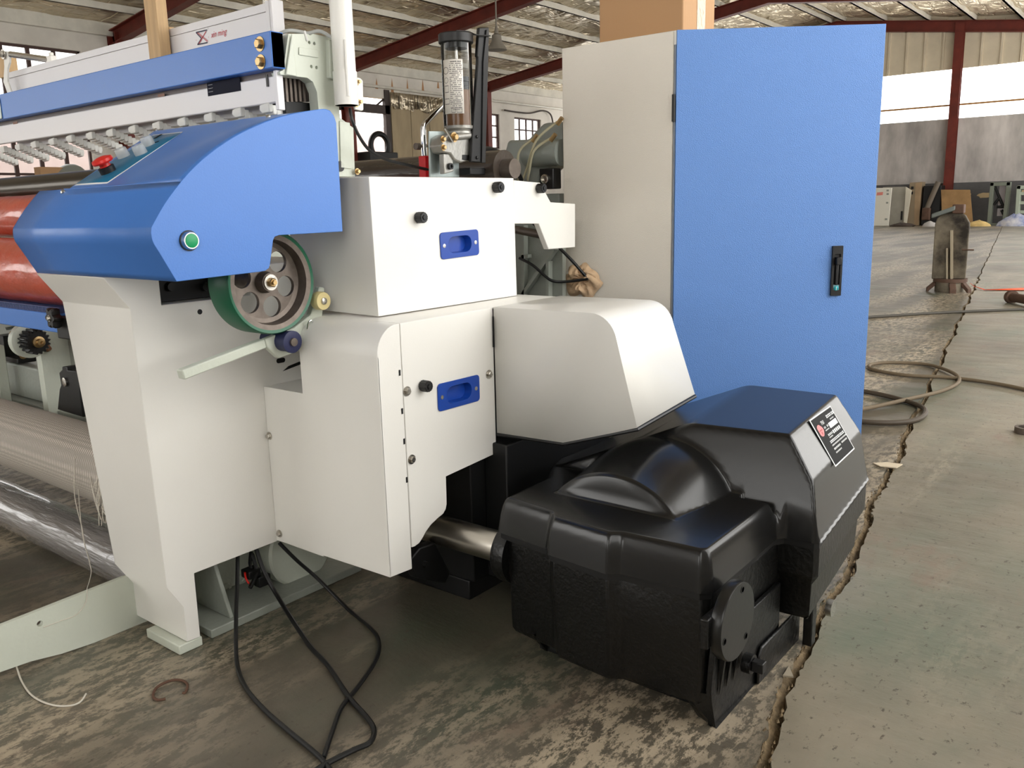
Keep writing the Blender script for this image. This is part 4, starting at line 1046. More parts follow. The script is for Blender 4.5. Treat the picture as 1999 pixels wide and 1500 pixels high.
# frayed threads of the mesh roll
M_THREAD = mat('off_white_thread', (212, 206, 194), .8)
MB().lathe([(rm * .97, 0), (rm * 1.01, .006), (rm * 1.0, .05), (rm * .8, .07)], (-.402, .14, zm), EX, 32).build('frayed_end', mat('frayed_white_cloth', (206, 200, 190), .9, bump=.8, bscale=90), tm)
rt = random.Random(9)
for k in range(26):
    a = rt.uniform(2.2, 4.6); p = Vector((-.395 + rt.uniform(-.01, .03), .14 + math.cos(a) * rm * 1.01, zm + math.sin(a) * rm * 1.01))
    L_ = rt.uniform(.03, .10)
    MB().tube([p, p + Vector((rt.uniform(-.01, .01), -.012, -L_ * .4)), p + Vector((rt.uniform(-.015, .015), -.010, -L_))], .0012, 5, 3).build('thread', M_THREAD, tm)
for k, pts in enumerate((((146, 895), (145, 960), (152, 1000), (160, 1030), (165, 1060), (175, 1100), (178, 1120), (170, 1150)), ((176, 930), (183, 970), (192, 1000)), ((150, 905), (155, 985), (162, 1050), (176, 1098)))):
    MB().tube([P(*p, Y=.02 + .01 * k) for p in pts], .0013, 5, 4).build('thread', M_THREAD, tm)
pts = [P(170, 1150, X=FXp + .003), P(168, 1175, X=FXp + .003), P(150, 1200, X=FXp + .003), P(120, 1212, X=FXp + .003), P(85, 1225, X=FXp + .003)]
MB().tube(pts, .0011, 5, 4).build('loose_thread', M_THREAD); tag(bpy.data.objects['loose_thread'], 'thin white thread caught on the pale green foot plate', 'thread')
pts = [(32, 1300), (42, 1330), (62, 1358), (95, 1375), (130, 1379), (155, 1372), (168, 1355)]
MB().tube([P(*p, Z=.003) for p in pts], .0022, 6, 5).build('string_scrap', M_THREAD); tag(bpy.data.objects['string_scrap'], 'white string curling on the floor under the foot plate', 'string')
pts = [(323, 1365), (308, 1367), (299, 1360), (304, 1345), (320, 1334), (340, 1328), (358, 1330), (366, 1338), (362, 1352), (357, 1353)]
MB().tube([P(*p, Z=.004) for p in pts], .0032, 8, 4).build('wire_hook', mat('rusty_wire', (92, 66, 52), .8)); tag(bpy.data.objects['wire_hook'], 'rusty bent wire hook lying on the floor', 'wire')
# warp beam roll behind the pump
wa, wb_ = P(690, 315, Y=1.12), P(985, 300, Y=1.12); wr = .058
wt = thing('dark_warp_roll', 'dark shiny film wrapped roll behind the grease pump', 'roll', (-.3, 1.12, wa.z - .05 - wr))
MB().cyl((wa.x - .6, 1.12, (wa.z + wb_.z) / 2 - wr * .9), (wb_.x, 1.12, (wa.z + wb_.z) / 2 - wr * .9), wr, 40).build('fabric', mat('dark_film_roll', (66, 58, 52), .16, bump=.4, bscale=40, coat=.6, stretch=(.2, 1, 1)), wt)
MB().cyl((wb_.x, 1.12, (wa.z + wb_.z) / 2 - wr * .9), (wb_.x + .04, 1.12, (wa.z + wb_.z) / 2 - wr * .9), .03, 20).build('core', M_CAST, wt)
# timber battens
M_WOOD = mat('raw_pine', (206, 172, 128), .65, var=.22, vscale=9, stretch=(6, 6, .5), bump=.1, bscale=60)
def batten(label, px0, px1, pyb, Yb, zt):
    a, c = P(px0, pyb, Y=Yb), P(px1, pyb, Y=Yb)
    o = MB().box((a.x, Yb, a.z - .10), (c.x, Yb + .035, zt)).build('pine_batten', M_WOOD, None, bevel=.002); tag(o, label, 'batten', 'pine battens behind the blue beam')
batten('pine batten standing upright behind the blue beam near the red lettering', 290, 313, 100, .428, 1.95)
batten('pine batten at the left edge behind the chrome tie rod', -8, 12, 100, .50, 1.72)
o = MB().box(P(308, 62, Y=.52) - Vector((.02, 0, .1)), P(330, 52, Y=.52) + Vector((0, .03, 0))).build('pine_block', M_WOOD, None, bevel=.002); tag(o, 'short pine block peeking over the white harness panel', 'block')

# ------------------------------------------------------------------ electrical cabinet
M_CABW = mat('warm_white_texture_coat', (236, 230, 219), 0.3, bump=0.25, bscale=420)
M_CABB = mat('blue_texture_coat', (96, 139, 205), 0.34, bump=0.3, bscale=420)
cx0, cx1, cy0, cy1, cz1 = P(1097, 90, Y=1.45).x, P(1312, 100, Y=1.45).x + .005, 1.45, 2.06, 1.605
cab = thing('electrical_cabinet', 'tall white electrical cabinet with open blue door', 'cabinet', ((cx0 + cx1) / 2, cy0, 0))
b = MB().box((cx0, cy0, .10), (cx1, cy0 + .002, cz1)).box((cx0, cy0, .10), (cx0 + .002, cy1, cz1)).box((cx0, cy1 - .002, .10), (cx1, cy1, cz1)).box((cx0, cy0, cz1 - .002), (cx1, cy1, cz1)).box((cx0, cy0, .10), (cx1, cy1, .102))
b.box((cx1 - .002, cy0, .10), (cx1, cy0 + .025, cz1)).box((cx1 - .002, cy1 - .025, .10), (cx1, cy1, cz1))
b.build('body', M_CABW, cab, bevel=.001)
MB().box((cx0 + .01, cy0 + .01, 0), (cx1 - .01, cy1 - .01, .10)).build('plinth', M_BLACKM, cab)
MB().box((cx0 + .02, cy0 + .05, .14), (cx0 + .03, cy1 - .05, cz1 - .06)).build('mounting_panel', M_ZINC, cab)
MB().box((cx1, cy0 + .002, cz1 - .04), (cx1 + .008, cy0 + .010, cz1)).build('corner_gasket', M_WHITE, cab)
hinge = Vector((cx1 + .012, cy0 - .002, 0)); e = P(1730, 45, Z=cz1 + .002); dd = Vector((e.x - hinge.x, e.y - hinge.y, 0)); dw = dd.length; dd.normalize(); dn = Vector((dd.y, -dd.x, 0))
dz0 = .13
b = MB().obox(hinge + dd * dw / 2 + EZ * ((cz1 + dz0) / 2), dd * dw / 2, dn * .001, EZ * ((cz1 - dz0) / 2))
for s in (0.0, 1.0):
    b.obox(hinge + dd * (dw * s + (.001 if s == 0 else -.001)) - dn * .010 + EZ * ((cz1 + dz0) / 2), dd * .001, dn * .010, EZ * ((cz1 - dz0) / 2))
for z in (cz1 - .001, dz0 + .001):
    b.obox(hinge + dd * dw / 2 - dn * .010 + EZ * z, dd * dw / 2, dn * .010, EZ * .001)
door_ = b.build('door', M_CABB, cab, bevel=.0008)
for z in (1.39, .35):
    MB().cyl(hinge + Vector((-.008, .0, z - .05)), hinge + Vector((-.008, .0, z + .03)), .006, 12).build('hinge', M_BLACK, cab)
MB().box((cx1 + .001, cy0 + .004, .12), (cx1 + .006, cy0 + .014, cz1 - .02)).build('door_seal', mat('grey_seal', (150, 158, 170), .6), cab)
def on_door(px, py):
    d = rgt * ((px - 999.5) / F_PX) - upv * ((py - 750.0) / F_PX) + fwd
    return CAM + d * ((hinge + dn * .001 - CAM).dot(dn) / d.dot(dn))
hc = (on_door(1632, 480) + on_door(1632, 577)) / 2; hh = (on_door(1632, 480) - on_door(1632, 577)).length / 2
lk = MB().plate(rrect(hc, dd, EZ, .0165, hh, .002, 3), [rrect(hc - EZ * .004, dd, EZ, .0095, hh * .72, .002, 3)], dn * .009).build('lock_handle', M_BLACK, door_, bevel=.002)
MB().obox(hc + dn * .002 - EZ * .004, dd * .0095, dn * .0015, EZ * hh * .72).build('lock_recess', M_BLACKM, door_)
MB().obox(hc + dn * .012 + EZ * hh * .40, dd * .008, dn * .014, EZ * .012).obox(hc + dn * .007 - EZ * .005, dd * .0045, dn * .005, EZ * hh * .5).build('swing_grip', M_BLACK, door_, bevel=.002)
cl = hc - EZ * hh * .70
MB().obox(cl + dn * .006, dd * .009, dn * .002, EZ * .011).build('lock_tag', mat('pale_teal_tag', (110, 150, 158), .4), door_)
MB().lathe([(.0075, .007), (.0075, .010), (.006, .0105), (0, .0105)], cl, dn, 20).build('lock_cylinder', mat('teal_lock', (34, 150, 160), .3, metal=.4), door_)
MB().obox(cl + dn * .0108, dd * .0008, dn * .0003, EZ * .005).build('keyhole', M_WLINE, door_)
# carton on the cabinet
M_CARD = mat('brown_corrugated_card', (178, 140, 102), .8, bump=.1, bscale=90, stretch=(1, 1, .1))
kx0, kx1 = P(1170, 76, Y=1.62).x, P(1333, 53, Y=1.62).x
ky1 = P(1395, 40, X=kx1).y
k0 = thing('cardboard_box', 'brown cardboard carton on top of the electrical cabinet', 'box', ((kx0 + kx1) / 2, 1.62, cz1))
MB().box((kx0, 1.62, cz1), (kx1, ky1, cz1 + .40)).build('carton', M_CARD, k0, bevel=.004)
ty0 = 1.62 + (ky1 - 1.62) * .42
MB().box((kx1 + .0005, ty0, cz1), (kx1 + .0012, ty0 + .06, cz1 + .401)).box((kx1 - .05, ty0, cz1 + .4005), (kx1 + .0012, ty0 + .06, cz1 + .4012)).build('tape', mat('brown_tape_gloss', (168, 122, 78), .12, coat=.6, bump=.3, bscale=40), k0)
# rag stuffed in the cable hole
rc_ = P(1138, 545, Y=cy0 - .004); rg = MB(); nr, na = 14, 48; rq = random.Random(4); rings = []
ph = [rq.uniform(0, 6.28) for _ in range(8)]
for i in range(nr + 1):
    t = i / nr; ring = []
    for k in range(na):
        a = 6.2832 * k / na; R = t * (.058 + .012 * math.sin(2 * a + ph[0]) + .007 * math.sin(5 * a + ph[1])) * (1 if math.sin(a) > 0 else 1.25)
        bulge = .022 * math.sin(math.pi * min(1, t * 1.02)) * (.6 + .4 * math.sin(3 * a + ph[4])) + .016 * abs(math.sin(4.5 * a + ph[2] + 4 * t)) * t * (1 - t) * 3 + .006 * math.sin(11 * a + ph[3] - 5 * t) * t * (1 - t) * 3
        a = a + .12 * math.sin(9 * t + ph[5])
        ring.append(rc_ + Vector((R * math.cos(a) * .9, -max(.001, bulge), R * math.sin(a) * 1.1)))
    rings.append(ring)
rg.loft(rings, cap=False); o = rg.build('cotton_rag', mat('beige_cotton', (214, 184, 150), .9, bump=.2, bscale=120), None, ang=80); tag(o, 'crumpled beige cotton rag stuffed round cables in cabinet side', 'rag')
def cable(name, label, pts, r, group=None, mtl=None, sub=8):
    o = MB().tube(pts, r, 10, sub).build(name, mtl or M_CABLE, None); tag(o, label, 'cable', group); return o
cable('black_cable', 'black cable from white arm plate down into the beige rag', [P(1040, 435, Y=1.33), P(1070, 462, Y=1.35), P(1098, 490, Y=1.37), P(1122, 515, Y=1.39), P(1148, 545, Y=1.425)], .0055)
cable('black_cable', 'sagging black cable from grey rear frame into the beige rag', [P(1014, 504, Y=1.34), P(1040, 518, Y=1.34), P(1065, 540, Y=1.35), P(1080, 549, Y=1.36), P(1105, 550, Y=1.39), P(1148, 545, Y=1.42)], .005)
cable('black_cable', 'black cable from white pole sweeping to red holder', [P(683, 212, X=.11), P(688, 235, X=.12), P(700, 264, X=.12), P(722, 294, X=.11), P(755, 312, X=.09), P(795, 322, X=.08), P(842, 333, X=.07)], .0045)
cable('black_cable', 'black hose arching from grease pump to rear arm', [P(935, 290, X=.10), P(960, 292, X=.08), P(985, 304, X=.06), P(1005, 325, X=.05), P(1018, 352, X=.04)], .008)
cable('black_cable', 'thin black cable dropping behind the black pump switch', [P(942, 320, X=.08), P(952, 330, X=.07), P(962, 350, X=.06)], .004)

# ------------------------------------------------------------------ black shedding unit
M_LID = mat('glossy_black_lid', (22, 22, 22), 0.25, bump=0.015, bscale=30, coat=0.1)
M_BODY = mat('black_enamel_casting', (13, 13, 13), 0.36, bump=0.25, bscale=70)
unit = thing('shedding_unit', 'low glossy black shedding machine unit on the floor', 'machine', (.95, .9, 0))
def sdf(poly, x, y):
    d = 1e9; inside = False; n = len(poly); best = None
    for i in range(n):
        x0, y0 = poly[i]; x1, y1 = poly[(i + 1) % n]
        ex, ey = x1 - x0, y1 - y0; t = max(0, min(1, ((x - x0) * ex + (y - y0) * ey) / (ex * ex + ey * ey)))
        qx, qy = x0 + ex * t, y0 + ey * t; dd_ = math.hypot(x - qx, y - qy)
        if dd_ < d: d = dd_; best = (qx, qy)
        if (y0 > y) != (y1 > y) and x < (x1 - x0) * (y - y0) / (y1 - y0) + x0: inside = not inside
    return (d if inside else -d), best
def smooth01(t): t = max(0, min(1, t)); return t * t * (3 - 2 * t)
PZ = .552
pA, pB, pC, pD = P(1345, 826, Z=PZ), P(1542, 848, Z=PZ), P(1640, 765, Z=PZ), P(1470, 745, Z=PZ)
YWF = .862                                              # front of the wide part
lidp = [(.640, .505), (.800, .487), (.822, .462), (.990, .448), (1.015, .466), (1.195, .478), (1.216, .500), (1.212, YWF - .02), (1.225, YWF), (1.294, YWF + .006), (1.306, YWF + .02), (1.258, 1.42), (.62, 1.42), (.56, .86), (.60, .755), (.636, .70)]
SEAM = .302
def smin(a, c, k): 
    h = max(0, min(1, .5 + .5 * (c - a) / k)); return c + (a - c) * h - k * h * (1 - h)
def lid_z(x, y):
    d, near = sdf(lidp, x, y)
    if d <= 0: return None, near
    e = d / .026                                        # rounded skirt with draft
    edge = 1 - (1 - min(1, e)) ** 2.6 if e < 1 else 1
    z = SEAM + .012 + (.402 - SEAM - .012) * edge
    if x > 1.12 and y > YWF - .03: z = SEAM + .012 + (z - SEAM - .012) * smooth01((YWF + .03 - y) / .06)
    # plateau bounded by flat facets: front, right shoulder, left slope, back
    t = (y - pB.y) / (pC.y - pB.y); xr = pB.x + (pC.x - pB.x) * t
    t2 = (y - pA.y) / (pD.y - pA.y); xl = pA.x + (pD.x - pA.x) * t2
    t3 = (x - pA.x) / (pB.x - pA.x); yf = pA.y + (pB.y - pA.y) * t3
    xs_ = 1.303 - .088 * (y - YWF - .02)
    f_r = PZ - (x - xr) * .102 / max(.02, xs_ - .026 - xr); f_r2 = SEAM + (xs_ - x) * 5.6
    f_f = PZ + (y - yf) * 3.2
    f_l = PZ - (xl - x) * .42
    pl = smin(smin(f_r, f_r2, .008), smin(f_f, f_l, .02), .010)
    pl = smin(pl, PZ, .010)
    pl = smin(pl, SEAM + .012 + d * 9.0, .012)
    z = max(z, pl) if abs(z - pl) > .014 else -smin(-z, -pl, .014)
    # arch: part of a cylinder lying along Y with an upright front
    if y > .612:
        R = .222; zc = .402 + .074 + .035 * smooth01((y - .62) / .22) - R; dx = x - .90
        if abs(dx) < R:
            za = zc + math.sqrt(R * R - dx * dx)
            if za > .40:
                f = smooth01((y - .612) / .016); za = .40 * (1 - f) + za * f
                z = -smin(-z, -za, .010) if z < .5 else max(z, za)
    return z, near
b = MB(); step = .0042; nx = int(.84 / step); ny = int(1.04 / step); idx = {}
X0_, Y0_ = .50, .435
val = {}
for j in range(ny + 1):
    for i in range(nx + 1):
        val[i, j] = lid_z(X0_ + i * step, Y0_ + j * step)
def vid(i, j):
    if (i, j) not in idx:
        z, near = val[i, j]; idx[i, j] = len(b.v)
        if z is None: b.v.append((near[0], near[1], SEAM + .011))
        else: b.v.append((X0_ + i * step, Y0_ + j * step, z))
    return idx[i, j]
for j in range(ny):
    for i in range(nx):
        c = [(i, j), (i + 1, j), (i + 1, j + 1), (i, j + 1)]
        if any(val[k][0] is not None for k in c): b.f.append(tuple(vid(*k) for k in c))
lid = b.build('lid', M_LID, unit, ang=75)
# body under the lid
def inset(poly, s):
    out = []
    n = len(poly)
    for i in range(n):
        p0, p1, p2 = Vector(poly[i - 1]), Vector(poly[i]), Vector(poly[(i + 1) % n])
        e0, e1 = (p1 - p0).normalized(), (p2 - p1).normalized()
        n0, n1 = Vector((-e0.y, e0.x)), Vector((-e1.y, e1.x)); nn = (n0 + n1)
        out.append(tuple(p1 + nn * (s / max(.5, nn.dot(n1)))))
    return out
fbody = [(.650, .510), (.800, .493), (.825, .468), (.985, .455), (1.012, .474), (1.195, .484), (1.212, .500), (1.215, .90), (.66, .90)]
rings = [[(x, y, z) for x, y in inset(fbody, s)] for s, z in ((.007, SEAM - .005), (.007, .20), (.011, .185), (.013, .06), (.02, .045))]
body_ = MB().loft(rings).build('body', M_BODY, unit, bevel=.010, seg=3)
wbody = [(.62, YWF + .03), (1.225, YWF + .004), (1.292, YWF + .010), (1.303, YWF + .024), (1.255, 1.415), (.62, 1.415)]
rings = [[(x, y, z) for x, y in inset(wbody, s)] for s, z in ((.003, SEAM - .004), (.003, .225), (.018, .20), (.022, .115), (.03, .105))]
MB().loft(rings).build('wide_body', M_BODY, unit, bevel=.010, seg=3)
rings = [[(x, y, z) for x, y in inset(lidp, s)] for s, z in ((.006, SEAM - .006), (.006, SEAM + .010))]
MB().loft(rings).build('lid_gasket', M_BLACKM, unit)
# floor wedges and base web
tipx, tipy = 1.222, .515
MB().prism([(1.214, .512, .0), (1.222, .512, .0), (1.222, .86, .0), (1.222, .86, .20), (1.222, .50, .20), (1.216, .495, .09)], (-.012, 0, 0)).build('side_plate', M_BODY, unit, bevel=.003)
MB().add([(1.150, .500, .065), (1.216, .496, .085), (1.222, .512, 0), (1.170, .530, 0), (1.15, .56, .07)], [(0, 1, 2, 3), (0, 3, 4), (1, 2, 3, 4), (0, 1, 4)]).build('corner_wedge', M_BODY, unit)
for x in (.735, .90, 1.08):
    MB().prism([(x, .505, .07), (x, .56, 0.0), (x, .84, 0.0), (x, .84, .07)], (.010, 0, 0)).build('foot_web', M_BODY, unit)
MB().box((.72, .56, 0), (1.21, .60, .06)).build('base_bar', M_BODY, unit, bevel=.003)
for (x, y, h, w_) in ((1.247, .560, .06, .011),):
    for k in range(3):
        MB().prism([(1.222, .52 + .035 * k, .20), (1.240, .52 + .035 * k, .20), (1.2225, .525 + .035 * k, .07)], (0, .008, 0)).build('rib', M_BODY, unit)
for y in (.96,):
    MB().box((1.245, y, 0), (1.268, y + .03, .11)).build('foot_post', M_BODY, unit, bevel=.003)
MB().cyl((1.272, 1.06, .07), (1.287, 1.06, .07), .022, 20).build('drain_ring', M_STEEL, unit)
MB().prism([(1.223, .72, .0), (1.223, .98, .0), (1.223, .98, .09), (1.223, .735, .09), (1.223, .72, .07)], (.008, 0, 0)).build('rear_lug', M_BODY, unit, bevel=.004)
# end disc
dc = P(1441, 1214, X=1.262)
pad = MB().box((1.222, dc.y - .095, dc.z - .03), (1.240, dc.y + .10, SEAM - .012)).build('disc_pad', M_BODY, unit, bevel=.003)
disc = MB().lathe([(.082, -.024), (.083, -.020), (.083, -.003), (.081, 0), (0, 0)], dc, EX, 56).build('end_disc', mat('black_turned_disc', (24, 24, 23), .3, bump=.02, bscale=90), unit, ang=50)
for a in (75, 195, -50):
    c = dc + (EY * math.cos(math.radians(a)) + EZ * math.sin(math.radians(a))) * .066
    MB().lathe([(.008, 0), (.008, .001), (.006, .001), (.006, -.002), (0, -.002)], c, EX, 16).build('socket_screw', M_BLACK, disc)
c = P(1470, 1298, X=1.25)
plug = MB().lathe([(.022, -.02), (.022, 0), (0, 0)], c, EX, 24).build('drain_plug', M_BODY, unit)
MB().box(c + Vector((0, -.010, -.012)), c + Vector((.026, .012, .012))).build('square_head', M_BLACK, plug, bevel=.002)
# drive shaft and flange
sy, sz = .565, None
sc_ = P(957, 1063, Y=sy); sz = sc_.z
MB().cyl((.20, sy, sz), (.626, sy, sz), .040, 48).build('drive_shaft', mat('ground_steel_shaft', (206, 200, 190), .3, metal=1.0, bump=.03, bscale=40, stretch=(.1, 1, 1)), loom)
MB().lathe([(.075, -.02), (.078, -.015), (.078, .02)], (.645, sy, sz), EX, 48).build('shaft_flange', M_BODY, unit)
# name plate on the sloping right face
def lid_hit(px, py):
    d = (rgt * ((px - 999.5) / F_PX) - upv * ((py - 750.0) / F_PX) + fwd)
    t = 1.4
    while t < 4:
        q = CAM + d * t
        z, _ = lid_z(q.x, q.y)
        if z is not None and q.z < z: return q
        t += .001
    return CAM + d * 2.4
qs = [lid_hit(*p) for p in ((1588, 824), (1628, 795), (1656, 877), (1618, 912))]
pu = ((qs[1] - qs[0]) + (qs[2] - qs[3])).normalized(); pv = ((qs[0] - qs[3]) + (qs[1] - qs[2])).normalized(); pn = pu.cross(pv).normalized()
pv = pn.cross(pu).normalized()
pcn = sum(qs, Vector()) / 4; hw_ = ((qs[1] - qs[0]).length + (qs[2] - qs[3]).length) / 4; hh_ = ((qs[0] - qs[3]).length + (qs[1] - qs[2]).length) / 4
off = max(0, max((q - pcn).dot(pn) for q in qs)) + .003
pcn = pcn + pn * off
MB().obox(pcn, pu * hw_, pv * hh_, pn * .0006).build('name_plate', M_WLINE, unit)
np_ = MB().obox(pcn + pn * .0006, pu * (hw_ * .95), pv * (hh_ * .95), pn * .0006).build('plate_face', mat('black_print_field', (9, 9, 10), .6, spec=.12), unit)
def pp(x, y): return pcn + pn * .0014 + pu * (hw_ * x) + pv * (hh_ * y)
b = MB(); n = 24
b.add([pp(-.66 + .2 * math.cos(6.2832 * i / n) * (1 + .15 * math.cos(18.85 * i / n)), .42 + .24 * math.sin(6.2832 * i / n)) for i in range(n)], [tuple(range(n))])
b.build('red_emblem', mat('pale_red_print', (214, 110, 110), .5), np_, smooth=False)
b = MB(); b.add([pp(-.80, .40), pp(-.52, .40), pp(-.52, .45), pp(-.80, .45)], [(0, 1, 2, 3)]).add([pp(-.70, .24), pp(-.62, .24), pp(-.62, .36), pp(-.70, .36)], [(0, 1, 2, 3)])
b.build('emblem_bars', mat('deep_red_print', (170, 40, 50), .5), np_, smooth=False)
text('plate_text', 'TPS600', hh_ * .22, M_WLINE, np_, pp(-.40, .56), pu, pv, .0002, sx=.62)
def glyphs(x0, x1, y0, h, seed, w0=.05, w1=.09):
    r = random.Random(seed); g = MB(); x = x0
    while x < x1:
        w = r.uniform(w0, w1)
        for k in range(2):
            ya = y0 + h * (.05 + .5 * k); g.add([pp(x, ya), pp(x + w * r.uniform(.6, 1), ya), pp(x + w, ya + h * .3), pp(x, ya + h * .3)], [(0, 1, 2, 3)])
        if r.random() < .6: g.add([pp(x + w * .4, y0), pp(x + w * .6, y0), pp(x + w * .6, y0 + h), pp(x + w * .4, y0 + h)], [(0, 1, 2, 3)])
        x += w * 1.25
    g.build('plate_text', M_WLINE, np_, smooth=False)
glyphs(.22, .88, .66, .14, 1, .09, .12)
glyphs(.40, .75, .54, .05, 2, .03, .05)
glyphs(-.34, -.24, .38, .09, 3); glyphs(-.08, .02, .38, .09, 4); glyphs(-.34, .0, .28, .05, 5, .03, .05)
glyphs(-.34, .02, .06, .09, 6); glyphs(-.34, -.02, -.03, .05, 7, .03, .05)
b = MB(); b.add([pp(.1, .26), pp(.85, .26), pp(.85, .48), pp(.1, .48)], [(0, 1, 2, 3)])
for k in range(5): b.add([pp(.12 + .15 * k, .02), pp(.22 + .15 * k, .02), pp(.22 + .15 * k, .16), pp(.12 + .15 * k, .16)], [(0, 1, 2, 3)])
b.build('printed_field', M_WLINE, np_, smooth=False)
glyphs(-.46, .88, -.22, .12, 8, .07, .09); glyphs(-.46, .88, -.34, .06, 9, .03, .06)
glyphs(-.46, .15, -.50, .08, 10, .03, .06); glyphs(.30, .85, -.48, .07, 11, .03, .06); glyphs(-.46, .05, -.64, .06, 12, .03, .06)

# ------------------------------------------------------------------ cables hanging on the floor
grp = 'black cables looping on the floor by the column'
def fl(px, py, z=.006): return P(px, py, Z=z)
cable('floor_cable', 'leftmost black cable hanging straight down from column', [P(464, 1085, X=-.06), P(463, 1140, X=-.02), P(461, 1200, X=.04), fl(462, 1290), fl(478, 1340), fl(515, 1385), fl(560, 1425), fl(620, 1475), fl(650, 1510)], .0055, grp)
cable('floor_cable', 'middle black cable running diagonally from column across floor', [P(500, 1072, X=-.06), P(515, 1115, X=-.03), P(545, 1170, X=.03), fl(600, 1255), fl(640, 1300), fl(680, 1360), fl(715, 1400), fl(730, 1425), fl(722, 1450), fl(690, 1465), fl(640, 1490), fl(600, 1515)], .006, grp)
cable('floor_cable', 'rightmost black cable bowing out to the right on floor', [P(545, 1060, X=.0), P(580, 1095, X=.03), P(620, 1130, X=.06), fl(680, 1190), fl(725, 1228), fl(740, 1255), fl(733, 1290), fl(700, 1340), fl(668, 1380), fl(650, 1425), fl(632, 1480)], .0052, grp)
cable('short_cable', 'short black cable with bare end under the column', [P(492, 1082, X=-.10), P(500, 1110, X=-.08), P(497, 1130, X=-.07), P(488, 1148, X=-.06)], .006)
cn = thing('cable_connector', 'black plug connector dangling under the column', 'connector', P(515, 1140, X=-.08))
c = P(490, 1118, X=-.09); MB().box(c + Vector((-.02, -.02, -.012)), c + Vector((.02, .02, .012))).build('socket', M_BLACK, cn, bevel=.003)
c = P(512, 1132, X=-.08); MB().box(c + Vector((-.014, -.02, -.016)), c + Vector((.014, .02, .016))).build('plug', M_BLACK, cn, bevel=.003)
MB().tube([P(490, 1078, X=-.1), P(488, 1100, X=-.1), P(492, 1115, X=-.09)], .005, 8, 3).build('lead', M_CABLE, cn)
MB().tube([P(478, 1118, X=-.08), P(480, 1130, X=-.08), P(486, 1140, X=-.07)], .003, 6, 3).build('red_wire', M_REDP, cn)
M_DUST = mat('dusty_cable', (112, 98, 78), .7)
gb = 'cables lying across the hall floor'
cable('long_cable', 'long dark cable stretched straight across the hall floor', [fl(1560, 628, .012), fl(1690, 620, .012), fl(1800, 613, .012), fl(1900, 608, .012), fl(2060, 602, .012)], .014, gb, mat('dark_dusty_cable', (70, 66, 58), .6), 4)
cable('dusty_cable', 'dusty brown cable in a loop on floor right of cabinet', [fl(2060, 775, .012), fl(1960, 752, .012), fl(1860, 738, .012), fl(1770, 733, .012), fl(1705, 722, .012), fl(1700, 712, .012), fl(1740, 708, .012), fl(1810, 712, .012), fl(1860, 728, .02), fl(1872, 745, .012), fl(1840, 763, .012), fl(1770, 780, .02), fl(1680, 800, .012), fl(1600, 812, .012)], .011, gb, M_DUST, 6)
cable('coiled_cable', 'thick dark cable looping on floor beside the black unit', [fl(1600, 750, .014), fl(1690, 765, .014), fl(1750, 778, .014), fl(1800, 795, .014), fl(1803, 812, .014), fl(1770, 824, .014), fl(1700, 825, .014), fl(1620, 815, .014)], .013, gb, mat('dark_brown_cable', (74, 64, 52), .6), 6)

# ------------------------------------------------------------------ welding stand and things on the far floor
SY = 9.75
st = thing('steel_stand', 'scorched grey steel plate stand on a ring base', 'stand', P(1835, 572, Y=SY))
M_SCORCH = mat('scorched_steel_plate', (138, 128, 110), .55, metal=.35, var=.85, vscale=3.2, var_rgb=(40, 34, 28))
M_RUSTB = mat('rusty_brown_steel', (94, 70, 56), .75, var=.3, vscale=8)
def sp(px, py, y=SY): return P(px, py, Y=y)
outl = [(1818, 545), (1825, 438), (1830, 425), (1840, 416), (1855, 412), (1872, 413), (1885, 420), (1893, 435), (1893, 445), (1884, 545)]
plate_ = MB().prism([sp(*p) for p in outl], (0, .03, 0)).build('plate', M_SCORCH, st, bevel=.01)
for x0, x1, yt in ((1847, 1850, 485), (1855, 1859, 450)):
    MB().prism([sp(x0, yt, SY - .05), sp(x1, yt, SY - .05), sp(x1, 545, SY - .05), sp(x0, 545, SY - .05)], (0, .05, 0)).build('stiffener', mat('pale_steel_edge', (170, 158, 136), .5, metal=.4), st)
rcx = sp(1851, 548); rr_ = abs(sp(1884, 548).x - sp(1817, 548).x) / 2 * 1.0
MB().lathe([(rr_, -.02), (rr_, .02), (rr_ * .9, .02), (rr_ * .9, -.02)], (rcx.x, SY + .1, rcx.z), EZ, 40).build('ring', M_RUSTB, st)
MB().lathe([(rr_ * .88, -.14), (rr_ * .88, -.02)], (rcx.x, SY + .1, rcx.z), EZ, 40).build('drum', M_SCORCH, st)
for ang_ in (200, 290, 340, 90):
    ux = Vector((math.cos(math.radians(ang_)), math.sin(math.radians(ang_)), 0)); a = Vector((rcx.x, SY + .1, rcx.z - .03)) + ux * rr_ * .85; c = Vector((rcx.x, SY + .1, .015)) + ux * rr_ * 1.35; MB().obox((a + c) / 2, (c - a) / 2, ux.cross(EZ) * .035, EZ * .028).build('leg', M_RUSTB, st, bevel=.005)
a, c = sp(1820, 422, SY - .03), sp(1866, 406, SY - .03)
MB().obox((a + c) / 2, (c - a) / 2, EY * .05, EZ * .025).build('rest_bar', mat('grey_green_bar', (104, 110, 106), .5), st, bevel=.01)
MB().obox(sp(1872, 408, SY - .01), EX * .06, EY * .05, EZ * .05).build('clamp', M_RUSTB, st, bevel=.01)
a = sp(1878, 488, SY); MB().cyl(a, a + EX * .12, .008, 8).build('side_pin', M_RUSTB, st)
ps = thing('rusty_pipe', 'rusty steel pipe with flanged end lying on floor', 'pipe', fl(1985, 585))
a = fl(1975, 580, .06); dpp = (fl(2080, 600, .06) - a).normalized()
MB().cyl(a, a + dpp * .6, .045, 20).build('tube', M_RUSTB, ps); MB().cyl(a - dpp * .03, a + dpp * .02, .065, 24).build('flange', M_RUSTB, ps)
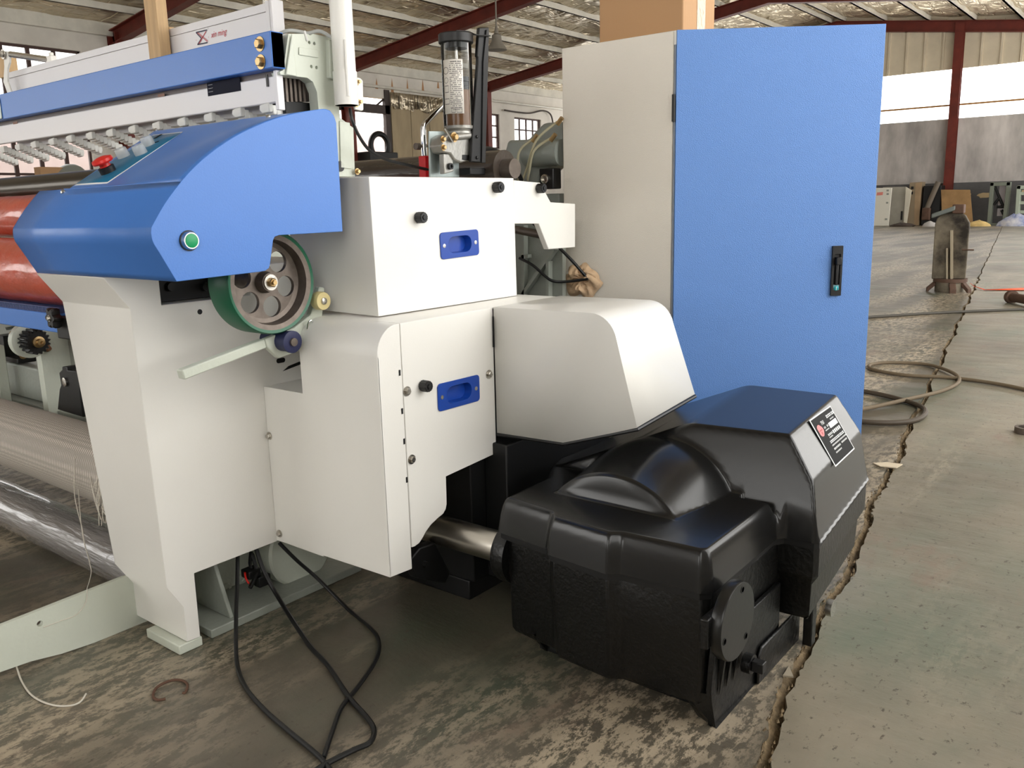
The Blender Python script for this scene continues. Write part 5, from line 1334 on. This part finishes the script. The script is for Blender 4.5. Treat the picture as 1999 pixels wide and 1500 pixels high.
# orange strap
a = [fl(1882, 540, .2), fl(1900, 560, .02), fl(1925, 568, .01)]
b = MB(); pts = [fl(1894, 553, .03), fl(1903, 560, .02), fl(1920, 566, .012), fl(1999, 566, .012), fl(2080, 562, .012)]; ws = (.01, .015, .05, .28, .35)
for i in range(4):
    p, q_ = pts[i], pts[i + 1]; b.add([p, q_, q_ + Vector((0, ws[i + 1], 0)), p + Vector((0, ws[i], 0))], [(0, 1, 2, 3)])
o = b.build('orange_strap', mat('orange_webbing', (240, 92, 50), .6), None, thick=.004); tag(o, 'bright orange strap lying flat on floor by the steel stand', 'strap')
# scraps
o = MB().prism([fl(*p, .002) for p in ((1704, 906), (1730, 904), (1762, 908), (1750, 915), (1718, 912))], (0, 0, .004)).build('paper_scrap', mat('soiled_paper', (206, 192, 168), .8), None); tag(o, 'torn pale paper scrap lying across the floor crack', 'scrap')
o = MB().prism([fl(*p, .002) for p in ((1528, 1322), (1540, 1303), (1549, 1324))], (0, 0, .004)).build('paper_scrap', mat('grey_scrap', (150, 140, 122), .8), None); tag(o, 'small grey torn scrap at the crack near black unit', 'scrap')
rg_ = thing('metal_ring', 'dark metal ring lying on floor at the right edge', 'ring', fl(1999, 852))
c = fl(2001, 846, .0); MB().lathe([(.045, 0), (.045, .03), (.03, .03), (.03, 0)], c, EZ, 28).build('band', M_CAST, rg_)

# ------------------------------------------------------------------ clutter along the far wall
FY = YW - .9
def fp(px, py, y=FY): return P(px, py, Y=y)
def leaning(name, label, cat, pts, mtl, y=FY, th=.06, kids=()):
    q = [fp(*p, y) for p in pts]; zmin = min(v.z for v in q)
    q = [Vector((v.x, v.y, max(v.z - zmin, 0) + 0.0)) if zmin > 0 else Vector((v.x, v.y, max(0, v.z))) for v in q]
    o = thing(name, label, cat, (q[0].x, y, 0)); MB().prism(q, (0, th, 0)).build('board', mtl, o, bevel=.008); return o
M_CREAM = mat('cream_painted_sheet', (214, 208, 190), .5, var=.12, vscale=2)
M_TAN = mat('tan_board', (176, 150, 118), .7, var=.2, vscale=3)
o = leaning('cabinet_door', 'white steel cabinet door leaning left among wall clutter', 'door panel', ((1701, 442), (1708, 367), (1741, 367), (1734, 441)), mat('white_steel_door', (226, 224, 212), .4), FY - .5)
MB().prism([fp(*p, FY - .503) for p in ((1712, 376), (1724, 375), (1723, 381), (1711, 382))], (0, .002, 0)).build('red_sticker', mat('faded_red_sticker', (226, 140, 128), .6), o)
for p in ((1733, 372), (1733, 379), (1732, 396), (1730, 428)): MB().obox(fp(*p, FY - .505), EX * .04, EY * .01, EZ * .03).build('catch', M_GREY, o)
o = leaning('grey_panel', 'grey steel panel leaning behind the white cabinet door', 'panel', ((1734, 433), (1724, 358), (1768, 357), (1766, 432)), mat('grey_steel_panel', (170, 166, 154), .5, var=.2, vscale=2), FY)
MB().obox(fp(1760, 421, FY - .005), EX * .03, EY * .01, EZ * .16).build('slot', M_BLACKM, o)
o = leaning('cream_post', 'narrow cream steel post leaning beside the grey panel', 'post', ((1764, 430), (1769, 354), (1780, 361), (1770, 430)), M_CREAM, FY - .2)
ob = thing('tan_cabinet', 'open tan steel cabinet in the far wall clutter', 'cabinet', fp(1785, 428))
MB().prism([Vector((v.x, v.y, max(0, v.z))) for v in [fp(*p) for p in ((1770, 440), (1776, 357), (1800, 355), (1794, 440))]], (0, .5, 0)).build('side', mat('tan_steel', (148, 132, 108), .5), ob)
MB().prism([Vector((v.x, v.y, max(0, v.z))) for v in [fp(*p, FY - .02) for p in ((1784, 440), (1787, 358), (1800, 356), (1793, 440))]], (0, .02, 0)).build('edge', M_TAN, ob)
for p in ((1781, 367), (1780, 377)): MB().obox(fp(*p, FY - .01), EX * .04, EY * .01, EZ * .05).build('knockout', M_BLACKM, ob)
od = thing('dark_machine', 'dark oily machine carcass beside the tan cabinet', 'machine', fp(1820, 428))
q0_, q1_ = fp(1798, 432), fp(1838, 362); MB().box((q0_.x, FY, 0), (q1_.x, FY + .6, q1_.z)).build('carcass', M_BLACKM, od, bevel=.02)
MB().cyl(fp(1808, 410, FY - .1), fp(1832, 355, FY - .1), .09, 16).build('duct', mat('dusty_duct', (112, 102, 90), .7), od)
MB().obox(fp(1808, 418, FY - .15), EX * .14, EY * .1, EZ * .22).build('motor', M_RUSTB, od, bevel=.04)
o = leaning('plywood_sheet', 'brown plywood sheet leaning before the red column', 'sheet', ((1840, 425), (1838, 355), (1895, 355), (1901, 423)), mat('weathered_plywood', (172, 136, 92), .8, var=.3, vscale=2.5), FY - .1, .03)
def frame_unit(label, pl_, mtl, y=FY):
    o = thing('storage_rack', label, 'rack', Vector((fp(*pl_[0], y).x, y, 0))); q = [fp(*p, y) for p in pl_]; q[0].z = 0; q[3].z = 0
    for i, (a, c) in enumerate(((0, 1), (1, 2), (2, 3), (3, 0))):
        d = (q[c] - q[a]); u = d.normalized(); nn = Vector((-u.z, 0, u.x)); MB().obox((q[a] + q[c]) / 2, d / 2 + u * .06, nn * .06, EY * .15).build('rail', mtl, o, bevel=.01)
    return o
M_FGRN = mat('dull_green_frame', (118, 124, 112), .5)
o = frame_unit('open green steel frame holding scrap at far wall', ((1932, 432), (1938, 360), (1970, 359), (1962, 428)), M_FGRN)
for (a, c) in (((1942, 364), (1958, 402)), ((1946, 404), (1964, 404)), ((1955, 410), (1962, 424)), ((1940, 400), (1952, 385))): MB().cyl(fp(*a, FY + .05), fp(*c, FY + .05), .045, 10).build('scrap_bar', M_BLACKM, o)
MB().box(fp(1946, 422, FY + .2), fp(1966, 362, FY + .22)).build('backing', mat('pale_backing', (206, 198, 200), .7), o)
o = frame_unit('pale green slotted frame at the right picture edge', ((1986, 434), (1990, 366), (2030, 366), (2030, 434)), mat('pale_green_frame', (164, 174, 158), .5), FY - .2)
for zz in (378, 396, 414):
    a, c = fp(1988, zz, FY - .2), fp(2030, zz, FY - .2); MB().obox((a + c) / 2, (c - a) / 2, EY * .1, EZ * .05).build('shelf_rail', MATS['pale_green_frame'], o)
def heap(name, label, cat, px, py, w, h, mtl, seed, y=FY - .6):
    r = random.Random(seed); c = P(px, py, Y=YW - 2.1); c.z = 0; rings = []
    n = 20
    for t, s in ((0, 1.0), (.35, .95), (.7, .65), (1, .15)):
        rings.append([c + Vector((math.cos(6.2832 * i / n) * w * s * r.uniform(.8, 1.15), math.sin(6.2832 * i / n) * w * .5 * s, h * t * r.uniform(.8, 1.1))) for i in range(n)])
    o = MB().loft(rings).build(name, mtl, None, ang=60); tag(o, label, cat)
heap('white_sack', 'crumpled white and blue sack on floor below green frame', 'sack', 1982, 435, .52, .40, mat('white_blue_sack', (216, 216, 222), .6, var=.8, vscale=3, var_rgb=(70, 100, 170)), 1)
heap('yellow_sack', 'yellow sack lying on floor right of the plywood', 'sack', 1908, 436, .38, .2, mat('yellow_sack', (226, 196, 130), .7, var=.3, vscale=6), 2)
heap('scrap_heap', 'low heap of dark scrap rods at the wall foot', 'scrap', 1762, 437, .42, .14, mat('dark_scrap', (72, 60, 52), .8, var=.5, vscale=6), 3)
heap('rag_heap', 'small pale rag heap on floor left of steel stand', 'rag', 1815, 434, .24, .18, mat('pale_rag', (190, 186, 184), .8), 4)
# things seen through the yard doorway and in front of the left wall
oy = thing('black_wheel_machine', 'black machine with large wheel in the yard doorway', 'machine', P(740, 300, X=XW + .6))
c = P(741, 285, X=XW + .6); ringp = circ(c, EY, EZ, .42, 33)
MB().tube(ringp + [ringp[0]], .10, 10, 1).build('wheel', M_BLACKM, oy)
MB().box((XW + .3, P(706, 300, X=XW + .6).y, 0), (XW + 1.0, P(762, 300, X=XW + .6).y, P(740, 298, X=XW + .6).z)).build('frame', M_BLACKM, oy, bevel=.03)
ol = thing('parts_heap', 'grey pump and brown carton on bench before left windows', 'bench', P(130, 345, X=XW + 3))
c = P(100, 340, X=XW + 3); MB().box((XW + 2.8, c.y - .5, 0), (XW + 3.6, c.y + 2.6, c.z - .1)).build('bench_top', M_GREY, ol)
c = P(94, 338, X=XW + 3); MB().box((XW + 3, c.y - .3, c.z - .1), (XW + 3.3, c.y + .5, c.z + .12)).build('carton', M_CARD, ol)
c = P(132, 344, X=XW + 3); MB().lathe([(.42, 0), (.40, .12), (.22, .3), (.1, .36)], (c.x + .2, c.y, c.z - .1), EZ, 24).build('pump_housing', M_GREYB, ol)
